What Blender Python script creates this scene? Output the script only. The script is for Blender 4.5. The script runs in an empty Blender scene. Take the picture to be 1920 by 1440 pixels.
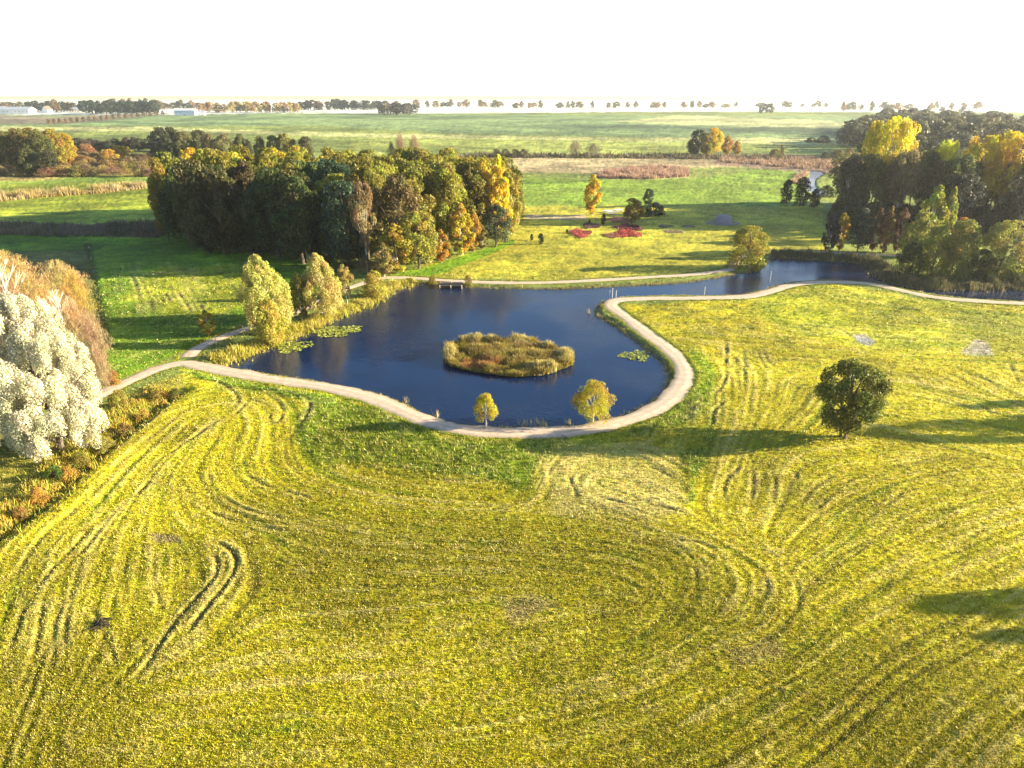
import bpy, math, random
import numpy as np
from math import radians, sin, cos, tan, pi
# ---------------------------------------------------------------- camera, sky, sun, exposure
SC = bpy.context.scene
COL = SC.collection
HAZE = 0.00010
H = 36.0                      # drone height above the meadow
PITCH = radians(23.1)
SUN_EL = radians(14.0); SUN_AZ = radians(2.5)      # azimuth measured from +X towards +Y
cd = bpy.data.cameras.new('camera'); cam = bpy.data.objects.new('camera', cd); COL.objects.link(cam)
cam.location = (0, 0, H); cam.rotation_euler = (pi/2 - PITCH, 0, 0)
cd.lens = 24.0; cd.sensor_width = 36.0; cd.clip_start = 0.5; cd.clip_end = 30000
SC.camera = cam
w = bpy.data.worlds.new('World'); SC.world = w; w.use_nodes = True
wn = w.node_tree.nodes; wl = w.node_tree.links
bg = wn['Background']
sky = wn.new('ShaderNodeTexSky'); sky.sky_type = 'NISHITA'; sky.sun_disc = False
sky.sun_elevation = SUN_EL; sky.sun_rotation = pi/2 - SUN_AZ
sky.air_density = 1.0; sky.dust_density = 1.2; sky.ozone_density = 3.5
# bright milky veil low over the horizon, clear blue above
wtc = wn.new('ShaderNodeTexCoord'); wsx = wn.new('ShaderNodeSeparateXYZ'); wl.new(wtc.outputs['Generated'], wsx.inputs[0])
wmr = wn.new('ShaderNodeMapRange'); wmr.interpolation_type = 'SMOOTHSTEP'; wmr.inputs[1].default_value = 0.09; wmr.inputs[2].default_value = 0.21; wmr.inputs[3].default_value = 1.0; wmr.inputs[4].default_value = 0.0
wl.new(wsx.outputs['Z'], wmr.inputs[0])
wmx = wn.new('ShaderNodeMix'); wmx.data_type = 'RGBA'; wmx.inputs[7].default_value = (3.6, 3.65, 3.75, 1)
wl.new(wmr.outputs[0], wmx.inputs[0]); wl.new(sky.outputs[0], wmx.inputs[6])
wl.new(wmx.outputs[2], bg.inputs[0]); bg.inputs[1].default_value = 0.07
sd_ = bpy.data.lights.new('sun', 'SUN'); sun = bpy.data.objects.new('sun', sd_); COL.objects.link(sun)
sd_.energy = 5.0; sd_.angle = radians(0.5); sd_.color = (1.0, 0.86, 0.58)
from mathutils import Vector
sdir = Vector((cos(SUN_EL)*cos(SUN_AZ), cos(SUN_EL)*sin(SUN_AZ), sin(SUN_EL)))
sun.rotation_euler = sdir.to_track_quat('Z', 'Y').to_euler(); sun.location = (60, 10, 60)
SC.view_settings.view_transform = 'Standard'; SC.view_settings.look = 'None'
SC.view_settings.exposure = 2.2; SC.view_settings.gamma = 1.0
SC.view_settings.use_curve_mapping = False
SC.cycles.max_bounces = 6; SC.cycles.diffuse_bounces = 3; SC.cycles.glossy_bounces = 3
SC.cycles.transmission_bounces = 3; SC.cycles.volume_bounces = 1; SC.cycles.transparent_max_bounces = 4
SC.render.film_transparent = False

rng = np.random.default_rng(7)
random.seed(7)
# ---------------------------------------------------------------- surveying helpers
F = 1280.0
cp, sp = cos(PITCH), sin(PITCH)
def G(px, py, z=0.0):
    """ground point (world X, Y) seen at a point of the photograph"""
    u = (np.asarray(px, float) - 960)/F; v = (720 - np.asarray(py, float))/F
    dy = cp + v*sp; dz = -sp + v*cp
    t = (z - H)/dz
    return u*t, dy*t
def P(X, Y, z=0.0):
    zr = z - H
    d = Y*cp - zr*sp
    d = np.where(d < 1.0, 1.0, d)
    return 960 + F*X/d, 720 - F*(Y*sp + zr*cp)/d
def depth(Y, z=0.0): return Y*cp + (H - z)*sp
def height_at(Y, pyt):
    v = (720 - pyt)/F
    return H + Y*(v*cp - sp)/(cp + v*sp)
def gl(pts): 
    a = np.array(pts, float); X, Y = G(a[:,0], a[:,1]); return np.stack([X, Y], 1)
def smooth(pts, closed=False, step=0.8):
    p = np.array(pts, float); n = len(p); out = []
    rngk = range(n if closed else n-1)
    for i in rngk:
        if closed: a, b, c, d = p[(i-1) % n], p[i], p[(i+1) % n], p[(i+2) % n]
        else: a, b, c, d = p[max(i-1,0)], p[i], p[i+1], p[min(i+2,n-1)]
        m = max(2, int(np.linalg.norm(c-b)/step))
        for k in range(m):
            t = k/m
            out.append(0.5*((2*b) + (c-a)*t + (2*a-5*b+4*c-d)*t*t + (3*b-a-3*c+d)*t**3))
    if not closed: out.append(p[-1])
    return np.array(out)
def seg_dist(X, Y, poly, closed=False):
    """distance to a polyline and inside test"""
    d2 = np.full(X.shape, 1e18); ins = np.zeros(X.shape, bool)
    n = len(poly)
    for i in range(n if closed else n-1):
        ax, ay = poly[i]; bx, by = poly[(i+1) % n]
        ex, ey = bx-ax, by-ay; L = ex*ex+ey*ey + 1e-12
        t = np.clip(((X-ax)*ex + (Y-ay)*ey)/L, 0, 1)
        dd = (X-ax-t*ex)**2 + (Y-ay-t*ey)**2
        np.minimum(d2, dd, out=d2)
        if closed and ey != 0:
            c = ((ay > Y) != (by > Y)) & (X < ex*(Y-ay)/ey + ax)
            ins ^= c
    return np.sqrt(d2), ins
def sdf(X, Y, poly):
    d, i = seg_dist(X, Y, poly, True); return np.where(i, -d, d)
def local(fn, X, Y, poly, pad, fill):
    """evaluate fn only near the poly"""
    x0, y0 = poly.min(0) - pad; x1, y1 = poly.max(0) + pad
    m = (X > x0) & (X < x1) & (Y > y0) & (Y < y1)
    out = np.full(X.shape, fill, float)
    if m.any(): out[m] = fn(X[m], Y[m], poly)
    return out
_ntab = rng.random((257, 257)); _ntab[256] = _ntab[0]; _ntab[:, 256] = _ntab[:, 0]
def vnoise(X, Y, s, off=0.0):
    x = X/s + off*7.31; y = Y/s + off*3.77
    xi = np.floor(x).astype(int); yi = np.floor(y).astype(int)
    fx = x-xi; fy = y-yi; fx = fx*fx*(3-2*fx); fy = fy*fy*(3-2*fy)
    xi &= 255; yi &= 255
    a = _ntab[xi, yi]; b = _ntab[xi+1, yi]; c = _ntab[xi, yi+1]; d = _ntab[xi+1, yi+1]
    return (a*(1-fx)+b*fx)*(1-fy) + (c*(1-fx)+d*fx)*fy
def fbm(X, Y, s, off=0.0, o=4):
    r = 0; a = 0.5; t = 0
    for k in range(o): r = r + a*vnoise(X, Y, s/(2**k), off+k*1.7); t += a; a *= 0.55
    return r/t
def sst(x, a, b):
    t = np.clip((x-a)/(b-a), 0, 1); return t*t*(3-2*t)

# ---------------------------------------------------------------- mesh helpers
def mesh_np(name, V, Fc, mat=None, attrs=None, smooth_=False, per=4, matidx=None):
    V = np.asarray(V, np.float32); Fc = np.asarray(Fc, np.int32)
    me = bpy.data.meshes.new(name)
    me.vertices.add(len(V)); me.vertices.foreach_set('co', V.ravel())
    n = len(Fc); me.loops.add(n*per); me.loops.foreach_set('vertex_index', Fc.ravel())
    me.polygons.add(n); me.polygons.foreach_set('loop_start', np.arange(n, dtype=np.int32)*per)
    if matidx is not None: me.polygons.foreach_set('material_index', np.asarray(matidx, np.int32))
    if smooth_: me.polygons.foreach_set('use_smooth', np.ones(n, bool))
    me.update(calc_edges=True)
    for (an, (typ, dom, data)) in (attrs or {}).items():
        a = me.attributes.new(an, typ, dom)
        a.data.foreach_set('color' if 'COLOR' in typ else 'value', np.asarray(data, np.float32).ravel())
    if mat is not None:
        for m in (mat if isinstance(mat, (list, tuple)) else [mat]): me.materials.append(m)
    return me
def link(name, me, parent=None, loc=None):
    o = bpy.data.objects.new(name, me); COL.objects.link(o)
    if parent: o.parent = parent
    if loc is not None: o.location = loc
    return o
def tag(o, label=None, cat=None, group=None, kind=None):
    if label: o['label'] = label
    if cat: o['category'] = cat
    if group: o['group'] = group
    if kind: o['kind'] = kind
    return o
def empty(name, loc, rz=0):
    o = bpy.data.objects.new(name, None); COL.objects.link(o); o.location = loc
    o.rotation_euler = (0, 0, rz); o.empty_display_size = 0.3
    return o
class MB:
    """collects faces of any size, builds one mesh"""
    def __init__(s): s.v = []; s.f = []; s.m = []
    def add(s, vs, fs, mi=0):
        b = len(s.v); s.v += [tuple(v) for v in vs]; s.f += [tuple(b+i for i in f) for f in fs]; s.m += [mi]*len(fs)
    def box(s, c, d, rz=0, mi=0, taper=1.0):
        cx, cy, cz = c; dx, dy, dz = d[0]/2, d[1]/2, d[2]/2
        vs = []
        for (a, b_, e) in ((-1,-1,-1),(1,-1,-1),(1,1,-1),(-1,1,-1),(-1,-1,1),(1,-1,1),(1,1,1),(-1,1,1)):
            k = taper if e > 0 else 1
            x, y = a*dx*k, b_*dy*k
            vs.append((cx+x*cos(rz)-y*sin(rz), cy+x*sin(rz)+y*cos(rz), cz+e*dz))
        s.add(vs, ((0,3,2,1),(4,5,6,7),(0,1,5,4),(1,2,6,5),(2,3,7,6),(3,0,4,7)), mi)
    def tube(s, pts, rad, n=6, mi=0, cap=True):
        rings = []
        for i, p in enumerate(pts):
            p = Vector(p); a = Vector(pts[max(i-1,0)]); b = Vector(pts[min(i+1,len(pts)-1)])
            t = (b-a).normalized(); u = t.cross(Vector((0.31,0.95,0.02))).normalized(); w_ = t.cross(u)
            rings.append([p + (u*cos(2*pi*k/n) + w_*sin(2*pi*k/n))*rad[i] for k in range(n)])
        vs = [q for r in rings for q in r]; fs = []
        for i in range(len(rings)-1):
            for k in range(n): fs.append((i*n+k, i*n+(k+1)%n, (i+1)*n+(k+1)%n, (i+1)*n+k))
        if cap: fs.append(tuple((len(rings)-1)*n+k for k in range(n)))
        s.add(vs, fs, mi)
    def mesh(s, name, mats):
        me = bpy.data.meshes.new(name); me.from_pydata(s.v, [], s.f)
        for m in (mats if isinstance(mats, (list, tuple)) else [mats]): me.materials.append(m)
        me.polygons.foreach_set('material_index', s.m); me.update(); return me

# ---------------------------------------------------------------- materials
def mat(name):
    m = bpy.data.materials.new(name); m.use_nodes = True; nt = m.node_tree
    return m, nt.nodes, nt.links, nt.nodes['Principled BSDF']
def simple(name, col, rough=0.8, var=0.25, scale=3.0, bump=0.0, spec=0.3, metal=0.0):
    m, N, L, p = mat(name)
    tc = N.new('ShaderNodeTexCoord'); nz = N.new('ShaderNodeTexNoise'); nz.inputs['Scale'].default_value = scale
    nz.inputs['Detail'].default_value = 5; L.new(tc.outputs['Object'], nz.inputs['Vector'])
    mx = N.new('ShaderNodeMix'); mx.data_type = 'RGBA'
    mx.inputs[6].default_value = [c*(1-var) for c in col] + [1]; mx.inputs[7].default_value = [min(1, c*(1+var)) for c in col] + [1]
    L.new(nz.outputs['Fac'], mx.inputs[0]); L.new(mx.outputs[2], p.inputs['Base Color'])
    p.inputs['Roughness'].default_value = rough; p.inputs['Specular IOR Level'].default_value = spec
    p.inputs['Metallic'].default_value = metal
    if bump:
        b = N.new('ShaderNodeBump'); b.inputs['Strength'].default_value = 1; b.inputs['Distance'].default_value = bump
        L.new(nz.outputs['Fac'], b.inputs['Height']); L.new(b.outputs[0], p.inputs['Normal'])
    return m
def leaf_material(name, trans=0.42, huev=0.035, vlo=0.55, vhi=1.35, use_attr=False):
    """foliage: object colour varied leaf by leaf and bough by bough, some light passes through"""
    m, N, L, p = mat(name)
    if use_attr:
        a0 = N.new('ShaderNodeAttribute'); a0.attribute_name = 'Col'; base = a0.outputs['Color']
    else:
        oi = N.new('ShaderNodeObjectInfo'); base = oi.outputs['Color']
    at = N.new('ShaderNodeAttribute'); at.attribute_name = 'tint'
    ac = N.new('ShaderNodeAttribute'); ac.attribute_name = 'clump'
    mr = N.new('ShaderNodeMapRange'); mr.inputs[3].default_value = vlo; mr.inputs[4].default_value = vhi
    L.new(at.outputs['Fac'], mr.inputs[0])
    mh = N.new('ShaderNodeMapRange'); mh.inputs[3].default_value = 0.5-huev; mh.inputs[4].default_value = 0.5+huev
    L.new(ac.outputs['Fac'], mh.inputs[0])
    hs = N.new('ShaderNodeHueSaturation'); L.new(base, hs.inputs['Color'])
    L.new(mh.outputs[0], hs.inputs['Hue']); L.new(mr.outputs[0], hs.inputs['Value'])
    L.new(hs.outputs[0], p.inputs['Base Color'])
    p.inputs['Roughness'].default_value = 0.55; p.inputs['Specular IOR Level'].default_value = 0.35
    tr = N.new('ShaderNodeBsdfTranslucent'); L.new(hs.outputs[0], tr.inputs['Color'])
    ms = N.new('ShaderNodeMixShader'); ms.inputs[0].default_value = trans
    L.new(p.outputs[0], ms.inputs[1]); L.new(tr.outputs[0], ms.inputs[2])
    L.new(ms.outputs[0], N['Material Output'].inputs['Surface'])
    return m
M_LEAF = leaf_material('foliage')
M_GRASSBLADE = leaf_material('grass_blades', trans=0.3, huev=0.02, vlo=0.6, vhi=1.4, use_attr=True)
M_BARK = simple('bark', (0.13, 0.10, 0.075), 0.9, 0.4, 6.0, 0.03)
M_BARKPALE = simple('pale_bark', (0.55, 0.50, 0.42), 0.85, 0.3, 5.0, 0.02)
# ---------------------------------------------------------------- outlines surveyed from the photograph
POND_PX = [(404,684),(413,677),(440,670),(467,659),(495,649),(520,640),(545,628),(567,617),(590,608),(610,601),(640,588),(677,574),(707,557),(728,547),(743,538),(767,529),
 (807,528),(873,534),(920,536),(973,537),(1020,538),(1073,537),(1173,532),(1240,529),(1280,526),(1323,520),(1357,514),(1380,509),(1412,506),(1432,496),(1440,485),
 (1452,480),(1480,481),(1513,483),(1563,487),(1613,491),(1640,498),(1652,510),(1673,524),(1707,535),(1753,539),(1813,539),(1920,537),(2050,540),(2250,548),
 (2250,574),(2050,566),(1920,562),(1847,559),(1780,553),(1747,548),(1707,541),(1673,534),(1647,529),(1597,524),(1547,523),(1497,525),(1463,531),(1430,541),(1397,549),
 (1347,551),(1280,551),(1240,551),(1190,553),(1157,556),(1133,562),(1120,573),(1119,587),(1140,598),(1173,620),(1207,647),(1233,667),(1249,683),(1255,700),(1253,717),(1240,737),
 (1207,757),(1173,772),(1123,787),(1073,796),(1007,798),(940,797),(873,794),(840,788),(807,777),(773,762),(740,747),(690,730),(640,722),(600,714),(550,705),(483,694),(433,688)]
POND = smooth(gl(POND_PX), True, 1.2)
ISL_PX = [(836,664),(842,678),(862,686),(885,691),(925,697),(965,701),(1023,697),(1045,689),(1068,680),(1070,670),(1050,660),(1025,650),(1000,640),(975,638),(950,643),(925,640),(895,636),(865,640),(845,650)]
ISL = smooth(gl(ISL_PX), True, 1.0)
BROOK_PX = [(1512,318),(1530,322),(1545,326),(1532,335),(1526,344),(1531,353),(1540,359),(1523,360),(1510,350),(1506,340),(1512,331),(1520,326),(1508,322)]
BROOK = smooth(gl([(1500,318),(1535,321),(1543,325),(1530,334),(1527,343),(1531,351),(1552,360),(1535,365),(1514,354),(1508,345),(1511,335),(1520,327),(1508,323),(1490,321)]), True, 1.5)
PATH_MAIN = smooth(gl([(60,800),(140,762),(207,730),(255,708),(300,690),(345,681),(400,692),(450,701),(500,710),(550,717),(600,724),(640,732),(690,745),(740,764),(773,779),(815,794),(873,806),(940,811),(1007,811),(1073,808),
 (1140,797),(1200,779),(1240,760),(1268,736),(1284,703),(1273,675),(1250,652),(1220,630),(1190,607),(1163,587),(1146,574),(1150,566),(1165,562),(1200,560),(1240,559),(1280,559),(1350,558),(1400,556),(1435,549),(1470,538),(1500,532),
 (1547,529),(1600,530),(1647,535),(1690,545),(1745,556),(1800,562),(1860,566),(1920,569),(2050,574),(2250,584)]), False, 0.8)
PATH_BRANCH = smooth(gl([(345,681),(352,670),(366,656),(393,642),(430,627),(467,615),(500,606),(540,592),(600,565),(640,545),(665,536),(690,528),(718,521),(773,521),(827,525),(907,529),(973,530),(1040,529),(1140,524),(1240,518),(1280,516),(1330,511),(1368,505),
 (1377,498),(1380,488),(1398,480),(1440,473),(1520,471),(1620,477),(1700,480)]), False, 0.8)
DITCH_L = smooth(gl([(-60,1040),(0,1000),(80,945),(150,880),(230,810),(290,760),(335,735)]), False, 1.5)
DITCH_M = smooth(gl([(165,455),(170,480),(174,510),(178,560),(190,610),(202,650)]), False, 1.5)
# rows of the ground sheet: even in angle so far ground needs few vertices
ang = np.concatenate([np.linspace(radians(86), radians(53), 40)[:-1], np.linspace(radians(53), radians(2.2), 860)[:-1], np.geomspace(radians(2.2), radians(0.2), 110)])
rowY = np.concatenate([[-90, -60, -35, -18, -8], H/np.tan(ang)])
NS = 1240
s_ = np.linspace(-1, 1, NS)
YY = np.repeat(rowY[:, None], NS, 1)
XX = s_[None, :]*((np.maximum(YY, 0) + 38)*1.12)
X = XX.ravel(); Y = YY.ravel()
PX, PY = P(X, Y)
NV = len(X)
dP = local(sdf, X, Y, POND, 30, 30.0)
dI = local(sdf, X, Y, ISL, 8, 8.0)
dB = local(sdf, X, Y, BROOK, 12, 12.0)
pl = lambda a, b, c: seg_dist(a, b, c)[0]
dM = local(pl, X, Y, PATH_MAIN, 14, 14.0)
dR = local(pl, X, Y, PATH_BRANCH, 14, 14.0)
dPath = np.minimum(dM, dR)
dDL = local(pl, X, Y, DITCH_L, 14, 14.0); dDM = local(pl, X, Y, DITCH_M, 10, 10.0)
WL = -0.45
def bank(d, wl, slope, top):  # height from signed distance to the shore
    return np.where(d > 0, np.minimum(wl + d*slope, top), np.maximum(wl + d*0.35, wl - 1.5))
near = sst(-Y, -420, -160)
Z = (fbm(X, Y, 35, 2.0) - 0.5)*0.35 + (fbm(X, Y, 6, 5.0) - 0.5)*0.16*sst(-Y, -300, -100)
Z = Z*sst(np.minimum(dP, dPath*1.5), 0.8, 6)
dW = np.maximum(dP, -dI)
zb = bank(dW, WL, 0.42, 0.0)
Z = np.where(dP < 1.1, zb, Z)
Z = np.where(dI < 0, WL + np.minimum(-dI*0.3, 0.35), Z)
Z = np.where(dB < 1.5, np.minimum(Z, bank(dB, -0.35, 0.3, 0.1)), Z)
Z -= 0.55*np.exp(-(dDL/1.1)**2) + 0.35*np.exp(-(dDM/0.8)**2)
Z += 0.22*np.exp(-((dDL-2.6)/1.2)**2)

# ---- mowing direction, streaked by line integral convolution on a regular ground raster
FL = [ # little arrows along the mowing lines, photograph pixels
 (60,1200,90,1050),(20,1150,60,1020),(130,1200,170,1050),(110,1010,190,930),(180,980,260,880),(40,1000,130,930),(240,880,330,800),(300,900,400,790),(330,760,400,735),
 (400,735,480,740),(480,740,530,790),(470,800,450,850),(560,760,575,800),(380,880,420,940),(450,930,560,970),(390,960,470,1000),(560,960,700,990),(700,940,900,955),(600,1040,800,1050),(800,1000,1000,1005),
 (300,1100,290,1180),(250,1060,235,1130),(430,1040,440,1090),(440,1090,380,1160),(380,1160,300,1230),(520,1120,640,1110),(560,1200,700,1190),(300,1300,400,1290),(700,1180,900,1150),(900,1230,1100,1180),
 (1000,1000,1150,1015),(1180,1010,1270,1030),(1270,1030,1320,1080),(1320,1080,1300,1120),(1340,1010,1420,1050),(1420,1050,1440,1110),(1440,1110,1420,1150),(1500,1000,1560,950),(1560,950,1680,900),(1680,900,1860,860),
 (1500,1100,1600,1040),(1600,1040,1750,970),(1750,970,1920,920),(1500,1180,1650,1100),(1650,1100,1900,1000),(1300,1230,1500,1170),(1600,1230,1850,1120),
 (1100,860,1200,855),(1200,855,1280,900),(1050,870,1030,920),(1150,920,1260,955),(1380,880,1360,940),(1420,900,1400,960),(1460,880,1440,950),
 (1340,700,1345,780),(1345,780,1310,860),(1370,720,1380,800),(1420,700,1400,800),(1310,640,1345,700),(1290,620,1360,625),(1400,610,1500,620),(1500,620,1620,635),(1500,700,1700,700),(1450,660,1600,670),(1650,650,1850,650),
 (1650,760,1850,800),(1700,720,1850,750),(1800,700,1870,740),(1500,860,1700,850),(1700,800,1900,860),(1600,560,1800,590),(1250,590,1400,590),(1700,600,1900,620),(1450,800,1500,760),
 (200,520,210,620),(250,500,275,600),(300,500,330,590),(350,520,400,600),(240,640,400,600),(1000,500,1300,490),(1100,460,1300,460)]
fa = np.array(FL, float); ax, ay = G(fa[:,0], fa[:,1]); bx, by = G(fa[:,2], fa[:,3])
fmx, fmy = (ax+bx)/2, (ay+by)/2; fth = np.arctan2(by-ay, bx-ax)
RES = 0.16; gx0, gx1, gy0, gy1 = -110, 130, 16, 190
nx, ny = int((gx1-gx0)/RES), int((gy1-gy0)/RES)
cxs = np.linspace(gx0, gx1, 161); cys = np.linspace(gy0, gy1, 121)
CX, CY = np.meshgrid(cxs, cys)
c2 = np.zeros(CX.shape); s2 = np.zeros(CX.shape)
sc_ = 1.0
for a, b, t in zip(fmx, fmy, fth):
    wgt = 1/(((CX-a)**2 + (CY-b)**2)/(0.15*b)**2 + 0.05)**1.6
    c2 += wgt*np.cos(2*t); s2 += wgt*np.sin(2*t)
th = 0.5*np.arctan2(s2, c2)
def bil(A, x, y, x0, x1, y0, y1):
    h_, w_ = A.shape
    u = np.clip((x-x0)/(x1-x0)*(w_-1), 0, w_-1.001); v = np.clip((y-y0)/(y1-y0)*(h_-1), 0, h_-1.001)
    ui = u.astype(int); vi = v.astype(int); fu = u-ui; fv = v-vi
    return (A[vi,ui]*(1-fu)+A[vi,ui+1]*fu)*(1-fv) + (A[vi+1,ui]*(1-fu)+A[vi+1,ui+1]*fu)*fv
rx = gx0 + (np.arange(nx)+0.5)*RES; ry = gy0 + (np.arange(ny)+0.5)*RES
RX, RY = np.meshgrid(rx, ry); RX = RX.astype(np.float32); RY = RY.astype(np.float32)
C2 = bil(np.cos(2*th), RX, RY, gx0, gx1, gy0, gy1); S2 = bil(np.sin(2*th), RX, RY, gx0, gx1, gy0, gy1)
TH = 0.5*np.arctan2(S2, C2); DX = np.cos(TH).astype(np.float32); DY = np.sin(TH).astype(np.float32)
def lic(src, n, st):
    acc = src.copy(); 
    for sg in (1, -1):
        x = RX.copy(); y = RY.copy(); px_ = DX*sg; py_ = DY*sg
        for k in range(n):
            x += px_*st; y += py_*st
            i = np.clip(((x-gx0)/RES).astype(np.int32), 0, nx-1); j = np.clip(((y-gy0)/RES).astype(np.int32), 0, ny-1)
            dx = DX[j,i]; dy = DY[j,i]; f = np.sign(dx*px_+dy*py_); f[f == 0] = 1
            px_ = dx*f; py_ = dy*f
            acc += src[j,i]
    acc -= acc.mean(); acc /= acc.std(); return acc
wn1 = rng.random((ny, nx)).astype(np.float32)
fine = lic(wn1, 16, 0.2)
cn = vnoise(RX, RY, 0.75, 3.0).astype(np.float32) - 0.5
coarse = lic(cn, 22, 0.8)
mid = lic(vnoise(RX, RY, 0.30, 8.0).astype(np.float32) - 0.5, 26, 0.45)
def samp(A):
    return np.where((X > gx0) & (X < gx1) & (Y > gy0) & (Y < gy1), bil(A, X, Y, gx0+RES/2, gx1-RES/2, gy0+RES/2, gy1-RES/2), 0.0)
SF = samp(fine); SCo = samp(coarse); SM = samp(mid)
nearf = .45 + .55*sst(Y, 28, 75); SCo = SCo*nearf

# ---- wheel tracks pressed into the meadow
def z7(pts): return [(x/2, 850+y/2) for x, y in pts]
def z8(pts): return [(960+x/2, 850+y/2) for x, y in pts]
def z6(pts): return [(1280+x/3, 420+y/3) for x, y in pts]
def z4(pts): return [(x/3, 420+y/3) for x, y in pts]
TR = [(z7(p), w_) for p, w_ in [
 ([(790,336),(820,340),(860,360),(888,400),(870,460),(820,530),(760,600),(690,700)],2.4),([(770,370),(808,390),(815,440),(780,500),(700,580),(640,660),(560,780),(500,880)],2.0),
 ([(370,230),(300,330),(230,400),(170,470),(110,560),(70,650),(50,760),(50,900)],1),([(500,150),(400,260),(330,350),(260,420),(180,520),(150,640),(130,800),(140,900)],.9),
 ([(620,60),(470,200),(380,330),(310,420),(270,530),(250,650),(235,800)],1.1),([(490,360),(470,430),(470,520),(490,600)],.9),([(590,350),(580,450),(590,540),(640,620)],.6),
 ([(680,100),(720,160),(780,210),(860,250),(1000,280),(1140,295)],1),([(780,60),(800,120),(860,180),(950,220),(1100,250)],.9),([(900,70),(1000,120),(1100,150),(1200,170)],.8),
 ([(330,400),(300,470),(220,620),(200,800)],.8),([(350,580),(400,700),(440,800)],.8),([(520,680),(560,760),(580,860)],.7),([(0,520),(60,450),(150,330),(300,200),(450,60)],.6),
 ([(30,600),(90,480),(200,350),(330,230)],.8),([(840,230),(1000,260),(1300,270),(1600,330)],.4),([(1080,450),(1180,452)],.7),([(1650,95),(1760,102),(1860,98)],1.0)]]
TR += [(z8(p), w_) for p, w_ in [
 ([(350,320),(450,318),(560,330),(650,360),(690,430),(690,500)],.8),([(560,320),(700,330),(780,380),(802,460),(770,530)],1),([(700,320),(850,390),(940,440),(960,520),(930,570)],1),
 ([(800,330),(980,380),(1060,470),(1080,560),(1070,610)],1),([(950,350),(1100,430),(1160,510)],.7),([(860,40),(800,110),(800,190)],.9),([(900,10),(905,120),(880,200)],.9),([(970,50),(990,110),(975,190)],.9),
 ([(1060,60),(1075,120),(1040,160)],.8),([(1220,70),(1130,130),(1080,200)],.7),([(1290,90),(1180,170),(1130,250)],.9),([(1480,140),(1380,210),(1300,260)],.8),([(1500,200),(1400,290),(1250,370),(1120,440)],.5),
 ([(300,155),(430,190),(560,200),(620,215),(700,222)],1.2),([(150,40),(140,110),(180,170)],.9),([(210,80),(250,170)],.9),([(430,45),(520,50),(600,90)],.7),([(400,80),(500,120),(600,130)],.7),([(480,100),(600,150)],.7),([(430,180),(540,170),(640,200)],.8),
 ([(1300,120),(1420,60),(1600,10)],.4),([(1280,470),(1500,420),(1700,330),(1900,200)],.35),([(1200,650),(1400,580),(1560,500),(1800,410)],.3)]]
TR += [(z6(p), w_) for p, w_ in [
 ([(235,640),(245,700),(240,800),(240,870),(190,950),(120,1020)],1.6),([(340,690),(350,800),(345,900)],.9),([(250,980),(180,1050),(165,1130)],.9),([(130,990),(60,1020),(40,1100)],.8),([(440,680),(480,760),(520,800)],.8),
 ([(420,700),(470,820)],.6),([(300,720),(300,850),(330,950)],.6),([(280,430),(420,435),(560,450)],1),([(620,560),(800,575),(900,600),(960,640)],.8),([(500,680),(700,700),(900,700),(1100,730)],.5),
 ([(480,770),(640,760),(800,770)],.5),([(460,840),(620,810),(700,830)],.5),([(500,920),(640,900),(700,910)],.5),([(1150,830),(1300,860),(1330,900)],.5),([(1130,870),(1300,900),(1500,990),(1700,1060)],.6),
 ([(1430,900),(1500,860),(1620,860)],.6),([(1440,940),(1500,960),(1650,1000),(1750,1080)],.7),([(1650,850),(1760,900),(1740,960)],.6),([(1840,780),(1870,860),(1900,900)],.8),([(500,1240),(620,1290),(700,1340)],.6),([(380,1250),(300,1300),(250,1380)],.5)]]
TR += [(z4(p), w_) for p, w_ in [
 ([(1100,870),(1250,900),(1340,980),(1300,1050),(1150,1160),(950,1290),(800,1400)],1),([(1150,850),(1300,880),(1400,960),(1370,1030),(1270,1110)],.9),([(1400,940),(1520,970),(1590,1040),(1565,1110),(1500,1110),(1440,1080)],1),
 ([(1390,980),(1480,1010),(1530,1060),(1500,1100)],.8),([(1690,960),(1740,1000),(1735,1060),(1680,1140),(1620,1220)],1.6),([(1500,930),(1640,960),(1690,980)],1),([(1050,1040),(900,1160),(760,1270),(620,1400)],.9),
 ([(1240,1080),(1100,1190),(900,1330),(820,1440)],.8),([(980,980),(850,1110),(700,1230),(560,1360)],1.0),([(710,240),(760,330),(790,450),(790,520)],.9),([(740,240),(800,330),(850,460),(850,520)],.8),([(1060,340),(1110,430),(1150,490)],1.2),([(970,350),(1030,420),(1080,500)],1.3),([(930,390),(960,440)],1.0),
 ([(650,250),(670,400)],.6),([(780,280),(1000,270),(1300,255)],.8),([(1700,990),(1900,1000)],.6)]]
RUT = np.zeros(NV); RIDGE = np.zeros(NV)
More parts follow.
